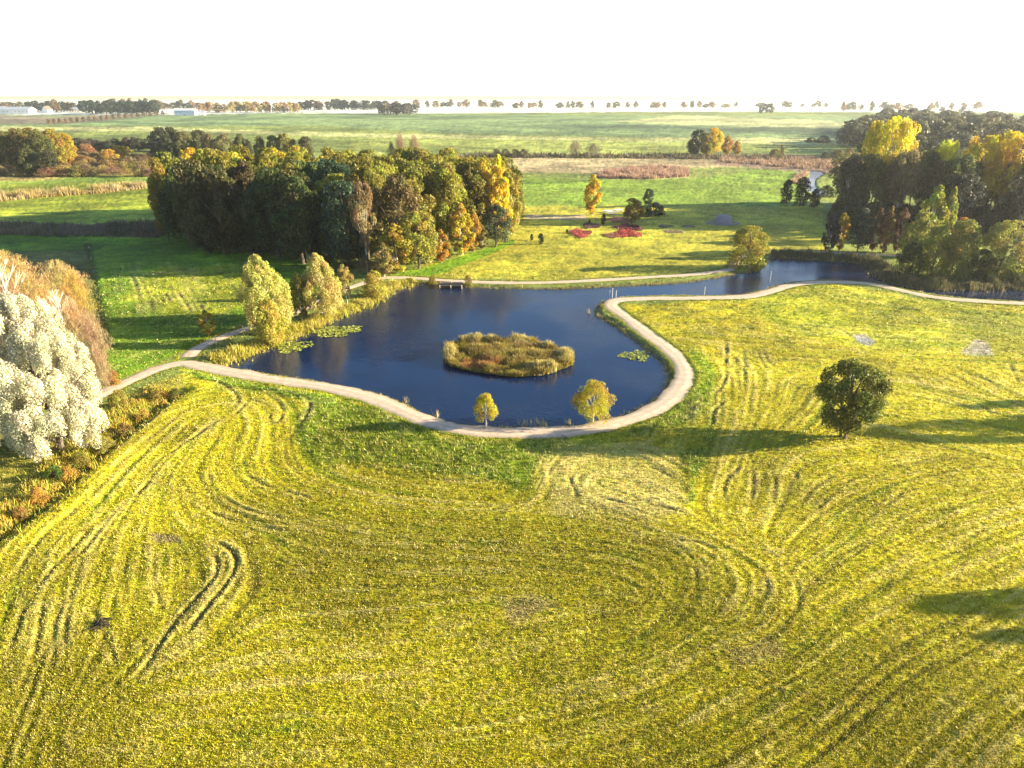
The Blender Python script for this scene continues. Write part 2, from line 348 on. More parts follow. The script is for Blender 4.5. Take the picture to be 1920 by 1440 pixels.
for k, (p, w_) in enumerate(TR):
    pw = smooth(gl(p), False, 0.9)
    wob = 0.12 + 0.02*w_
    x0_, y0_ = pw.min(0)-1.6; x1_, y1_ = pw.max(0)+1.6
    mk = (X > x0_) & (X < x1_) & (Y > y0_) & (Y < y1_); d = np.full(X.shape, 9.0); fade = np.ones(X.shape)
    if not mk.any(): continue
    d2_ = np.full(mk.sum(), 1e9); tt_ = np.zeros(mk.sum()); xm, ym = X[mk], Y[mk]
    for i_ in range(len(pw)-1):
        e_ = pw[i_+1]-pw[i_]; t_ = np.clip(((xm-pw[i_,0])*e_[0]+(ym-pw[i_,1])*e_[1])/(e_@e_+1e-9), 0, 1)
        q_ = (xm-pw[i_,0]-t_*e_[0])**2+(ym-pw[i_,1]-t_*e_[1])**2; b_ = q_ < d2_; d2_[b_] = q_[b_]; tt_[b_] = (i_+t_[b_])/(len(pw)-1)
    d[mk] = np.sqrt(d2_); fade[mk] = sst(tt_, 0, .18)*sst(1-tt_, 0, .18)
    wid = 0.15 + 0.0009*np.maximum(Y, 0)
    br = (0.25 + 0.75*sst(fbm(X, Y, 2.5, 11+k, 2), .35, .65))*fade*0.95
    if w_ >= 2: br = fade*.6
    RUT = np.maximum(RUT, w_*br*np.exp(-(d/wid)**2)); RIDGE = np.maximum(RIDGE, w_*br*np.exp(-((d-2.1*wid)/wid)**2))
ok = sst(dPath, 1.4, 2.2)*sst(dP, 0.5, 1.5)
RUT *= ok; RIDGE *= ok

# ---- patches of different grass, soil and crops (some far bands carry painted haze and shade)
def lin(r, g, b): return np.array([((c/255+.055)/1.055)**2.4 if c > 10 else c/3294.6 for c in (r, g, b)])
C_MEAD = np.array([0.190, 0.225, 0.045]); C_MOWN = np.array([0.375, 0.328, 0.009]); C_OLIVE = np.array([0.335, 0.298, 0.009]); C_GREEN = np.array([0.135, 0.225, 0.010])
C_STRAW = np.array([0.58, 0.48, 0.17]); C_SOIL = np.array([0.085, 0.060, 0.030]); C_LUSH = np.array([0.120, 0.210, 0.010])
C_REED = np.array([0.42, 0.30, 0.16]); C_YEL = np.array([0.40, 0.34, 0.09]); C_PINK = np.array([0.30, 0.17, 0.13])
COLR = np.repeat(C_MEAD[None], NV, 0)
LUSH = np.zeros(NV)
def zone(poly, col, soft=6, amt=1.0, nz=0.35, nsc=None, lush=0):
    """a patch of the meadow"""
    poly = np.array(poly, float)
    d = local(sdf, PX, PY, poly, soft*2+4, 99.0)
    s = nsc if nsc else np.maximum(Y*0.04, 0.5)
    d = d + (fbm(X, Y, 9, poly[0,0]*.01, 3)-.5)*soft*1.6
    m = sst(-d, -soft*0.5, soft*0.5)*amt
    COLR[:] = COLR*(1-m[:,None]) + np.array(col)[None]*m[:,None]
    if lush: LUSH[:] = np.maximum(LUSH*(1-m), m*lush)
W0, W1 = -900, 2900
zone([(W0,186),(W1,186),(W1,214),(1300,209),(640,214),(300,220),(W0,216)], (0.78,0.77,0.66), 2)  # pale hay, whitened so the far haze is painted into the ground
zone([(W0,212),(300,216),(500,212),(780,213),(1100,216),(W1,222),(W1,245),(1500,262),(900,252),(600,236),(W0,236)], (0.18,0.25,0.09), 3)
zone([(W0,232),(140,238),(300,238),(520,247),(700,250),(1100,258),(1600,258),(W1,262),(W1,275),(1560,270),(1200,268),(1000,262),(700,258),(300,246),(W0,246)], (0.46,0.44,0.17), 3, .85)
zone([(1280,216),(1550,226),(1650,240),(1500,241),(1280,233),(1150,228)], (0.48,0.48,0.2), 3)
zone([(1080,232),(1560,240),(1560,252),(1080,245),(900,236)], (0.075,0.115,0.05), 3, .8)  # dark band: cloud and tree shadow painted in as darker green grass
zone([(0,216),(90,219),(280,213),(330,212),(200,226),(100,233),(0,232)], (0.24,0.19,0.12), 3)
zone([(660,262),(960,262),(1290,266),(1290,290),(900,288),(660,288)], (0.27,0.30,0.06), 5)
zone([(850,291),(1100,296),(1290,292),(1560,300),(1565,316),(1250,312),(1110,326),(960,322),(850,315)], (0.40,0.31,0.16), 5)
zone([(1340,292),(1460,290),(1570,297),(1580,330),(1500,322),(1340,308)], (0.34,0.22,0.14), 5)
zone([(1118,322),(1150,314),(1240,312),(1292,316),(1290,332),(1200,337),(1120,334)], (0.36,0.24,0.17), 4)
zone([(960,334),(1120,338),(1300,336),(1420,318),(1510,325),(1505,390),(1000,392),(960,380)], (0.16,0.235,0.022), 6)
zone([(960,386),(1540,386),(1550,470),(1430,476),(1350,500),(1280,512),(1040,526),(820,522),(735,514),(800,494),(900,470),(965,440)], (0.34,0.31,0.03), 6)
zone([(720,520),(800,500),(900,470),(960,448),(970,455),(905,482),(830,512),(760,524)], (0.17,0.30,0.010), 4)
zone([(985,402),(1100,404),(1100,410),(985,412)], (0.45,0.33,0.2), 3)
zone([(-200,320),(300,310),(300,345),(150,352),(-200,362)], (0.18,0.25,0.035), 5)
zone([(-300,300),(290,290),(290,322),(150,330),(0,340),(-300,345)], (0.30,0.21,0.08), 8)
zone([(-300,350),(290,340),(300,420),(-300,415)], (0.26,0.30,0.025), 6)
zone([(-300,425),(300,425),(420,470),(560,490),(660,520),(600,545),(470,600),(390,640),(215,715),(170,640),(165,470),(-300,470)], C_GREEN, 5)
zone([(230,560),(300,500),(470,500),(480,560),(400,600)], (0.27,0.29,0.014), 16, .8)
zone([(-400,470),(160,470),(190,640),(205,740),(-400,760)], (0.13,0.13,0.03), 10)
zone([(-400,760),(60,820),(140,780),(350,700),(330,745),(150,890),(0,1000),(-400,1100)], (0.24,0.22,0.03), 8)
# the big mown meadow
FRONT = [(-600,1100),(0,1000),(90,950),(230,815),(345,730),(340,692),(420,706),(640,740),(740,770),(830,812),(1000,826),(1140,812),(1240,780),(1300,735),(1312,700),(1270,650),(1180,590),(1170,572),(1400,562),(1500,537),(1600,536),(1750,566),(2700,600),(3200,3000),(-1500,3000)]
zone(FRONT, C_MOWN, 5)
zone([(-200,1060),(300,1010),(900,1020),(1200,1060),(1250,1200),(900,1500),(-400,1500)], C_OLIVE, 90, .75)
zone([(300,900),(700,1000),(1300,985),(1350,1080),(900,1060),(500,1040)], (0.27,0.24,0.012), 60, .6)
zone([(1350,900),(1950,840),(2300,1000),(1700,1200),(1400,1150)], (0.38,0.33,0.007), 80, .8)
zone([(1400,555),(1560,540),(1950,585),(1950,640),(1700,655),(1450,620)], (0.30,0.31,0.012), 22, .8)
zone([(545,830),(580,770),(640,750),(740,775),(830,818),(1000,832),(1130,820),(1230,788),(1300,745),(1312,700),(1285,650),(1310,655),(1345,700),(1335,760),(1290,790),(1180,822),(1010,860),(995,915),(880,890),(700,875),(600,868)], C_LUSH*1.1, 22, .75, lush=.7)
zone([(600,800),(700,820),(850,850),(960,870),(900,885),(700,870),(590,850)], (0.24,0.27,0.012), 20, .8, lush=.7)
zone([(340,695),(420,710),(640,745),(620,765),(500,735),(380,712)], C_LUSH*1.3, 5, .9, lush=.7)
zone([(1005,855),(1090,838),(1200,842),(1262,870),(1280,920),(1240,962),(1150,952),(1060,945),(1015,900)], (0.38,0.33,0.11), 44, .55)
zone([(1275,850),(1320,840),(1330,865),(1305,900),(1300,955),(1288,940),(1292,890)], C_LUSH, 14, .8, lush=.7)
zone([(1600,630),(1620,628),(1640,640),(1630,648),(1612,643)], (0.25,0.25,0.24), 4)
zone([(1800,662),(1830,638),(1850,645),(1865,665),(1830,668)], (0.42,0.36,0.26), 6)
zone([(940,1130),(1000,1115),(1040,1130),(960,1170)], (0.30,0.22,0.12), 22, .6)
zone([(1350,1210),(1450,1190),(1480,1230),(1380,1260)], (0.30,0.22,0.12), 30, .5)
zone([(280,1000),(340,1005),(345,1020),(290,1018)], (0.22,0.16,0.10), 10, .8)
# straw left in the mowing lines, green between
infront = sst(-local(sdf, PX, PY, np.array(FRONT, float), 10, 99.), -3, 3)
leftf = sst(-local(sdf, PX, PY, np.array([(185,490),(480,490),(430,610),(215,700)], float), 10, 99.), -3, 6)
mow = np.maximum(infront*(1-0.8*LUSH), 0.6*leftf)
straw = np.clip(0.50*sst(SF*0.4 + SM*0.8 + SCo*0.25 + (fbm(X,Y,1.2,9,3)-.5)*2.2, 0.1, 2.0), 0, 1)*mow
COLR[:] = COLR*(1-straw[:,None]) + C_STRAW[None]*straw[:,None]
dk = sst(-(SM*1.0 + SF*0.4) + (fbm(X,Y,9,39,3)-.5)*2, 0.5, 2.0)*mow*0.5
COLR[:] = COLR*(1-dk[:,None]) + np.array([[0.15,0.13,0.02]])*dk[:,None]
grn = sst(-(SCo*0.9 + SF*0.4) + (fbm(X,Y,5,19,3)-.5)*3, 0.5, 2.3)*mow*0.45
COLR[:] = COLR*(1-grn[:,None]) + C_GREEN[None]*grn[:,None]
pat = fbm(X, Y, 14, 23, 4); COLR *= (0.78 + 0.44*sst(pat, .3, .7))[:,None]
pat2 = fbm(X, Y, 70, 31, 4); wz = sst(Y, 120, 260)
COLR[:] = COLR*(1 - 0.35*wz*sst(pat2,.45,.62))[:,None] + wz[:,None]*0.25*sst(-pat2,-.5,-.35)[:,None]*np.array([[0.12,0.12,0.03]])
r_ = np.clip(RUT, 0, 1)[:,None]*0.75; COLR[:] = COLR*(1-r_) + C_SOIL[None]*r_
g_ = np.clip(RIDGE, 0, 1)[:,None]*0.4; COLR[:] = COLR*(1-g_) + C_STRAW[None]*g_
# shore mud, ditch banks, pond floor
m = sst(-dW, -0.9, -0.1)[:,None]; COLR[:] = COLR*(1-m) + np.array([[0.10,0.085,0.05]])*m
m = (sst(-dDL, -2.2, -0.3)*0.6)[:,None]; COLR[:] = COLR*(1-m) + C_LUSH[None]*0.8*m
m = (sst(-dDM, -1.3, -0.2)*0.6)[:,None]; COLR[:] = COLR*(1-m) + np.array([[0.07,0.06,0.03]])*m
# grain of the sward in the middle distance
gn = (rng.random(NV)-.5)*sst(Y, 60, 130)*sst(-Y, -1500, -500); g2 = (fbm(X, Y*1.6, 3.2, 51, 3)-.5)*sst(Y, 60, 130)*sst(-Y, -1500, -500)
COLR *= (1 + 0.55*gn + 0.9*g2)[:,None]; COLR[:,0] *= 1 + .35*g2
okm = sst(dPath, 1.8, 3)*sst(dW, 1, 2.5); Z += okm*(gn*0.10*np.clip(Y/120, .6, 3) + g2*0.5)*0.8
# tall tufts and mown ribs really stand up
Z += mow*np.clip(SF*0.018 + SM*0.026 + SCo*0.016, -0.12, 0.13)*sst(-Y, -200, -90) - RUT*0.085 + RIDGE*0.035
gr = (rng.random(NV)-0.5)
Z += LUSH*(fbm(X,Y,0.9,41,3)-.35)*0.5 + infront*gr*0.022*sst(dPath, 1.3, 2.0)
Z = np.where(dPath < 1.55, np.minimum(Z, -0.03), Z)
V = np.stack([X, Y, Z], 1)
nr = len(rowY); idx = np.arange(nr*NS).reshape(nr, NS)
Fq = np.stack([idx[:-1,:-1], idx[:-1,1:], idx[1:,1:], idx[1:,:-1]], -1).reshape(-1, 4)
# ground material
m, N, L, p = mat('meadow')
a = N.new('ShaderNodeAttribute'); a.attribute_name = 'Col'
tc = N.new('ShaderNodeTexCoord')
n1 = N.new('ShaderNodeTexNoise'); n1.inputs['Scale'].default_value = 5.5; n1.inputs['Detail'].default_value = 8; n1.inputs['Roughness'].default_value = 0.75
n2 = N.new('ShaderNodeTexNoise'); n2.inputs['Scale'].default_value = 0.9; n2.inputs['Detail'].default_value = 6; n2.inputs['Roughness'].default_value = 0.7
n3 = N.new('ShaderNodeTexNoise'); n3.inputs['Scale'].default_value = 0.12; n3.inputs['Detail'].default_value = 6
for n in (n1, n2, n3): L.new(tc.outputs['Object'], n.inputs['Vector'])
hs = N.new('ShaderNodeHueSaturation'); L.new(a.outputs['Color'], hs.inputs['Color'])
mr = N.new('ShaderNodeMapRange'); mr.inputs[1].default_value = .3; mr.inputs[2].default_value = .7; mr.inputs[3].default_value = 0.62; mr.inputs[4].default_value = 1.42
L.new(n1.outputs['Fac'], mr.inputs[0]); L.new(mr.outputs[0], hs.inputs['Value'])
mr2 = N.new('ShaderNodeMapRange'); mr2.inputs[1].default_value = .3; mr2.inputs[2].default_value = .7; mr2.inputs[3].default_value = 0.475; mr2.inputs[4].default_value = 0.53
L.new(n2.outputs['Fac'], mr2.inputs[0]); L.new(mr2.outputs[0], hs.inputs['Hue'])
mr3 = N.new('ShaderNodeMapRange'); mr3.inputs[1].default_value = .3; mr3.inputs[2].default_value = .7; mr3.inputs[3].default_value = 0.85; mr3.inputs[4].default_value = 1.15
L.new(n3.outputs['Fac'], mr3.inputs[0])
vm = N.new('ShaderNodeVectorMath'); vm.operation = 'SCALE'; L.new(hs.outputs[0], vm.inputs[0]); L.new(mr3.outputs[0], vm.inputs['Scale'])
L.new(vm.outputs[0], p.inputs['Base Color'])
ad = N.new('ShaderNodeMath'); ad.operation = 'ADD'; L.new(n1.outputs['Fac'], ad.inputs[0]); L.new(n2.outputs['Fac'], ad.inputs[1])
bp = N.new('ShaderNodeBump'); bp.inputs['Strength'].default_value = 0.9; bp.inputs['Distance'].default_value = 0.11
L.new(ad.outputs[0], bp.inputs['Height']); L.new(bp.outputs[0], p.inputs['Normal'])
p.inputs['Roughness'].default_value = 0.85; p.inputs['Specular IOR Level'].default_value = 0.15
M_GROUND = m
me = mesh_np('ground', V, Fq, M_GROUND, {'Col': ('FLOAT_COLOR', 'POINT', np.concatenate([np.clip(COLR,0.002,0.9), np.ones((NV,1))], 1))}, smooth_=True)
tag(link('ground', me), kind='structure')
def ground_z(x, y):
    """height of the ground sheet at world points"""
    x = np.atleast_1d(np.asarray(x, float)); y = np.atleast_1d(np.asarray(y, float))
    r = np.clip(np.searchsorted(rowY, y) - 1, 0, nr-2); f = np.clip((y-rowY[r])/(rowY[r+1]-rowY[r]), 0, 1)
    def row(ri, yy):
        w_ = (np.maximum(rowY[ri], 0)+38)*1.12
        u = np.clip((x/w_+1)/2*(NS-1), 0, NS-1.001); i = u.astype(int); g = u-i
        return Z.reshape(nr, NS)[ri, i]*(1-g) + Z.reshape(nr, NS)[ri, i+1]*g
    return row(r, y)*(1-f) + row(r+1, y)*f

# ---- water
m, N, L, p = mat('pond_water')
p.inputs['Base Color'].default_value = (0.003, 0.013, 0.048, 1); p.inputs['Roughness'].default_value = 0.04; p.inputs['IOR'].default_value = 1.33
p.inputs['Specular IOR Level'].default_value = 0.62
tc = N.new('ShaderNodeTexCoord'); mp = N.new('ShaderNodeMapping'); mp.inputs['Scale'].default_value = (1.0, 2.0, 1); mp.inputs['Rotation'].default_value = (0,0,radians(12))
L.new(tc.outputs['Object'], mp.inputs['Vector'])
w1 = N.new('ShaderNodeTexNoise'); w1.inputs['Scale'].default_value = 1.6; w1.inputs['Detail'].default_value = 4; w1.inputs['Roughness'].default_value = .6; L.new(mp.outputs[0], w1.inputs['Vector'])
w3 = N.new('ShaderNodeTexNoise'); w3.inputs['Scale'].default_value = 0.05; w3.inputs['Detail'].default_value = 3; L.new(tc.outputs['Object'], w3.inputs['Vector'])
mr = N.new('ShaderNodeMapRange'); mr.inputs[1].default_value = .4; mr.inputs[2].default_value = .6; mr.inputs[3].default_value = 0.25; mr.inputs[4].default_value = 1.0; L.new(w3.outputs['Fac'], mr.inputs[0])
b = N.new('ShaderNodeBump'); b.inputs['Distance'].default_value = 0.07; L.new(w1.outputs['Fac'], b.inputs['Height']); L.new(mr.outputs[0], b.inputs['Strength'])
L.new(b.outputs[0], p.inputs['Normal'])
M_WATER = m
def water_sheet(name, outline, z, pad):
    c = outline
    me = bpy.data.meshes.new(name)
    # widen the outline a little so that the sheet runs under the bank
    nrm = np.roll(c, -1, 0) - np.roll(c, 1, 0); nrm = np.stack([nrm[:,1], -nrm[:,0]], 1); nrm /= np.linalg.norm(nrm, axis=1)[:,None] + 1e-9
    area = 0.5*np.sum(c[:,0]*np.roll(c[:,1],-1) - np.roll(c[:,0],-1)*c[:,1])
    c = c + nrm*pad*(1 if area > 0 else -1)
    bm = bmesh.new(); vs = [bm.verts.new((x, y, z)) for x, y in c]
    es = [bm.edges.new((vs[i], vs[(i+1) % len(vs)])) for i in range(len(vs))]
    bmesh.ops.triangle_fill(bm, use_beauty=True, edges=es)
    for f in bm.faces:
        if f.normal.z < 0: f.normal_flip()
    bm.to_mesh(me); bm.free(); me.materials.append(M_WATER)
    return tag(link(name, me), kind='structure')
import bmesh
water_sheet('pond_water', POND, WL, 0.3)
water_sheet('brook_water', BROOK, -0.30, 0.2)
# thin gleam of water in the meadow ditch and a puddle
dw = np.concatenate([DITCH_M[:int(len(DITCH_M)*.55)] + [0.35, 0], DITCH_M[:int(len(DITCH_M)*.55)][::-1] - [0.35, 0]])
water_sheet('ditch_water', dw, -0.42, 0.0)

# ---- paths
m, N, L, p = mat('sandy_path')
tc = N.new('ShaderNodeTexCoord'); n1 = N.new('ShaderNodeTexNoise'); n1.inputs['Scale'].default_value = 1.1; n1.inputs['Detail'].default_value = 8; n1.inputs['Roughness'].default_value = .7
n2 = N.new('ShaderNodeTexNoise'); n2.inputs['Scale'].default_value = 14; n2.inputs['Detail'].default_value = 4
L.new(tc.outputs['Object'], n1.inputs['Vector']); L.new(tc.outputs['Object'], n2.inputs['Vector'])
a = N.new('ShaderNodeAttribute'); a.attribute_name = 'edge'
rp = N.new('ShaderNodeValToRGB'); rp.color_ramp.elements[0].position = .32; rp.color_ramp.elements[0].color = (0.46,0.33,0.235,1); rp.color_ramp.elements[1].position = .68; rp.color_ramp.elements[1].color = (0.72,0.57,0.43,1)
L.new(n1.outputs['Fac'], rp.inputs[0])
mx = N.new('ShaderNodeMix'); mx.data_type = 'RGBA'; mx.inputs[7].default_value = (0.19,0.15,0.07,1); L.new(rp.outputs[0], mx.inputs[6]); 
ma = N.new('ShaderNodeMath'); ma.operation = 'MULTIPLY'; L.new(a.outputs['Fac'], ma.inputs[0]); L.new(n1.outputs['Fac'], ma.inputs[1]); L.new(ma.outputs[0], mx.inputs[0])
L.new(mx.outputs[2], p.inputs['Base Color']); p.inputs['Roughness'].default_value = .9; p.inputs['Specular IOR Level'].default_value = .2
b = N.new('ShaderNodeBump'); b.inputs['Distance'].default_value = 0.02; L.new(n2.outputs['Fac'], b.inputs['Height']); L.new(b.outputs[0], p.inputs['Normal'])
M_PATH = m
def path_ribbon(name, line, half, z0):
    t = np.gradient(line, axis=0); t /= np.linalg.norm(t, axis=1)[:,None] + 1e-9; n_ = np.stack([-t[:,1], t[:,0]], 1)
    offs = np.array([-1.0, -.8, -.35, 0, .35, .8, 1.0]); zz = np.array([-0.06, 0.0, 0.03, 0.04, 0.03, 0.0, -0.06]); eg = np.array([1.3, .8, 0, .55, 0, .8, 1.3])
    vs = []; ed = []
    for i, (q, nn) in enumerate(zip(line, n_)):
        hw = half*(1 + 0.10*math.sin(i*0.23) + 0.07*math.sin(i*.71) + 0.22*(rng.random()-.5))
        for o, z_, e in zip(offs, zz, eg): vs.append((q[0]+nn[0]*o*hw, q[1]+nn[1]*o*hw, z0+z_)); ed.append(e)
    k = len(offs); n = len(line); ii = np.arange(n*k).reshape(n, k)
    fq = np.stack([ii[:-1,:-1], ii[1:,:-1], ii[1:,1:], ii[:-1,1:]], -1).reshape(-1,4)
    me = mesh_np(name, vs, fq, M_PATH, {'edge': ('FLOAT','POINT', ed)}, smooth_=True)
    return tag(link(name, me), kind='structure')
path_ribbon('path', PATH_MAIN, 1.45, 0.012)
path_ribbon('path', PATH_BRANCH[3:], 1.15, 0.004)
# ---------------------------------------------------------------- foliage prototypes
def prof(kind, t):
    if kind == 'round': return np.sqrt(np.clip(1-(2*t-1)**2, 0, 1))**0.8
    if kind == 'dome': return np.where(t < .35, .75+.25*t/.35, np.sqrt(np.clip(1-((t-.35)/.65)**2, 0, 1)))
    if kind == 'oval': return np.sin(pi*np.clip(t,0,1)**0.85)**0.7
    if kind == 'poplar': return np.where(t < .3, .62+.38*t/.3, (1-((t-.3)/.7)**1.6)**0.8*0.98+.02)
    if kind == 'cone': return np.where(t < .12, .6+t*3.3, 1-(t-.12)/.88*0.92)
    if kind == 'thuja': return np.where(t < .4, .75+.25*t/.4, (1-((t-.4)/.6)**2)**0.6)
    if kind == 'vase': return .35+.65*np.sin(pi*np.clip(t,0,1)**1.4*0.85+.1)
    if kind == 'shrub': return np.sqrt(np.clip(1-t**2, 0, 1))
    return np.ones_like(t)
def leaves(cen, rad, n, size, rg, up=0.0, stretch=1.0, lean=(0,0), thin=0.55, shell=.62, coh=.8):
    """n small leaf sprays on the surfaces of boughs (centres cen, radii rad)"""
    k = len(cen); wgt = rad**2/np.sum(rad**2); b = rg.choice(k, n, p=wgt)
    d = rg.normal(size=(n,3)); d /= np.linalg.norm(d, axis=1)[:,None]
    d[:,2] = np.where(rg.random(n) < 0.35, np.abs(d[:,2]), d[:,2])
    r = rad[b]*(shell + (1.04-shell)*rg.random(n)**0.6)
    off = d*r[:,None]; off[:,2] *= stretch
    off[:,0] += off[:,2]*lean[0]; off[:,1] += off[:,2]*lean[1]
    p = cen[b] + off
    nrm = d*coh + rg.normal(size=(n,3))*0.7; nrm[:,2] += 0.2
    nrm /= np.linalg.norm(nrm, axis=1)[:,None]
    ax = rg.normal(size=(n,3)); ax[:,2] += up*2.5
    ax -= nrm*np.sum(ax*nrm, 1)[:,None]; ax /= np.linalg.norm(ax, axis=1)[:,None] + 1e-9
    bx = np.cross(nrm, ax)
    s = size*(0.55 + 0.9*rg.random(n)); 
    a = ax*s[:,None]; c = bx*(s*thin)[:,None]
    bend = nrm*(s*0.22)[:,None]
    V = np.stack([p-a, p-c*0.9+bend, p+a, p+c+bend], 1).reshape(-1,3)
    return V, b
def crown(name, kind, seed, R=0.36, z0=0.22, nb=34, n=6000, leaf=0.022, br=(.2,.36), up=0.25, stretch=1.0, inner=.35, lean=(0,0), thin=.6, mat_=None, squash=1.0, shell=.62, coh=.8):
    """unit-height crown: boughs spread through an outline, covered with leaf sprays"""
    rg = np.random.default_rng(seed)
    t = (np.arange(nb)+rg.random(nb))/nb; t = t**0.9
    th = rg.random(nb)*2*pi + np.arange(nb)*2.4
    pr = prof(kind, t)
    rb = R*(br[0] + (br[1]-br[0])*rg.random(nb))*(0.45+0.55*pr)
    rr = np.maximum(R*pr - rb*0.75, 0)*(inner + (1-inner)*np.sqrt(rg.random(nb)))*(0.88+0.24*rg.random(nb))
    zz = z0 + (1-z0)*t; zz = np.minimum(zz, 1.0-rb*0.65*stretch)
    zz = np.maximum(zz, z0 + rb*0.3)
    cen = np.stack([rr*np.cos(th) + lean[0]*(zz-.5), rr*np.sin(th)*squash + lean[1]*(zz-.5), zz], 1)
    V, b = leaves(cen, rb, n, leaf, rg, up, stretch, lean, thin, shell, coh)
    m = len(b); cl = rg.random(nb)[b]
    tint = np.clip(0.55*rg.random(m) + 0.45*rg.random(nb)[b], 0, 1)
    F_ = np.arange(m*4).reshape(m, 4)
    return mesh_np(name, V, F_, mat_ or M_LEAF, {'tint': ('FLOAT','FACE', tint), 'clump': ('FLOAT','FACE', cl)}), cen, rb
def trunk(name, cen, z0, seed, r=0.022, mat_=None, nl=9, lean=(0,0), stems=1):
    """tapered trunk with limbs that reach into the boughs"""
    mb = MB(); rg = np.random.default_rng(seed+99)
    for s in range(stems):
        a0 = s*2.3; sp_ = 0.0 if stems == 1 else 0.035
        top = 0.82 if stems == 1 else 0.62 + 0.2*rg.random()
        pts = [(sp_*cos(a0) + lean[0]*(z-.5)*min(1, z*2) + 0.012*math.sin(z*9+s) + (0 if stems == 1 else 0.13*z*cos(a0)), sp_*sin(a0) + lean[1]*(z-.5)*min(1,z*2) + 0.012*math.cos(z*7+s) + (0 if stems == 1 else 0.13*z*sin(a0)), z-0.02) for z in (0, .05, .15, .3, .5, .7, top)]
        rr = [r*q/(stems**.4) for q in (1.45, 1.05, .9, .72, .5, .28, .1)]
        mb.tube(pts, rr, 7)
    order = rg.permutation(len(cen))[:nl]
    for i in order:
        c = cen[i]; zb = max(z0*0.7, c[2]*0.55); 
        p0 = np.array([lean[0]*(zb-.5)*min(1,zb*2), lean[1]*(zb-.5)*min(1,zb*2), zb]); mid = (p0 + c)/2 + np.array([0, 0, -0.02]) + rg.normal(size=3)*0.012
        mb.tube([tuple(p0), tuple(mid), tuple(c)], [r*.42, r*.28, r*.1], 5)
    return mb.mesh(name, mat_ or M_BARK)
def bare_crown(name, seed, n=5200, R=.42, z0=.1, thick=0.0019, ln=.07, spread=.9, kind='dome'):
    """leafless or nearly leafless bush: fans of thin twigs with a few leaves"""
    rg = np.random.default_rng(seed)
    t = rg.random(n)**.7; th = rg.random(n)*2*pi; pr = prof(kind, t)*R*np.sqrt(rg.random(n))**.7
    lob = 0.85+0.45*np.sin(th*3+seed)*np.sin(th*5+t*9)+0.12*np.sin(t*23+th*2)
    pr *= lob
    p = np.stack([pr*np.cos(th), pr*np.sin(th), z0+(1-z0-.06)*t*(0.9+.15*np.sin(th*4+seed))], 1)
    d = p - np.array([0,0,-.25]); d /= np.linalg.norm(d, axis=1)[:,None]; d += rg.normal(size=(n,3))*.33*spread; d /= np.linalg.norm(d, axis=1)[:,None]
    s = rg.normal(size=(n,3)); s -= d*np.sum(s*d,1)[:,None]; s /= np.linalg.norm(s,axis=1)[:,None]
    L_ = ln*(.4+rg.random(n)); w_ = thick*(.6+rg.random(n))
    V = np.stack([p-s*w_[:,None]-d*(L_*.5)[:,None], p+s*w_[:,None]-d*(L_*.5)[:,None], p+s*(w_*.35)[:,None]+d*(L_*.5)[:,None], p-s*(w_*.35)[:,None]+d*(L_*.5)[:,None]], 1).reshape(-1,3)
    k = n//2; Vl, b = leaves(np.stack([p[:k,0], p[:k,1], p[:k,2]],1), np.full(k, .03), k, .009, rg)
    V = np.concatenate([V, Vl]); m = len(V)//4
    return mesh_np(name, V, np.arange(m*4).reshape(m,4), M_LEAF, {'tint': ('FLOAT','FACE', rg.random(m)), 'clump': ('FLOAT','FACE', np.concatenate([.5+.5*np.sin(th*2+t*4), rg.random(k)])*.9)})

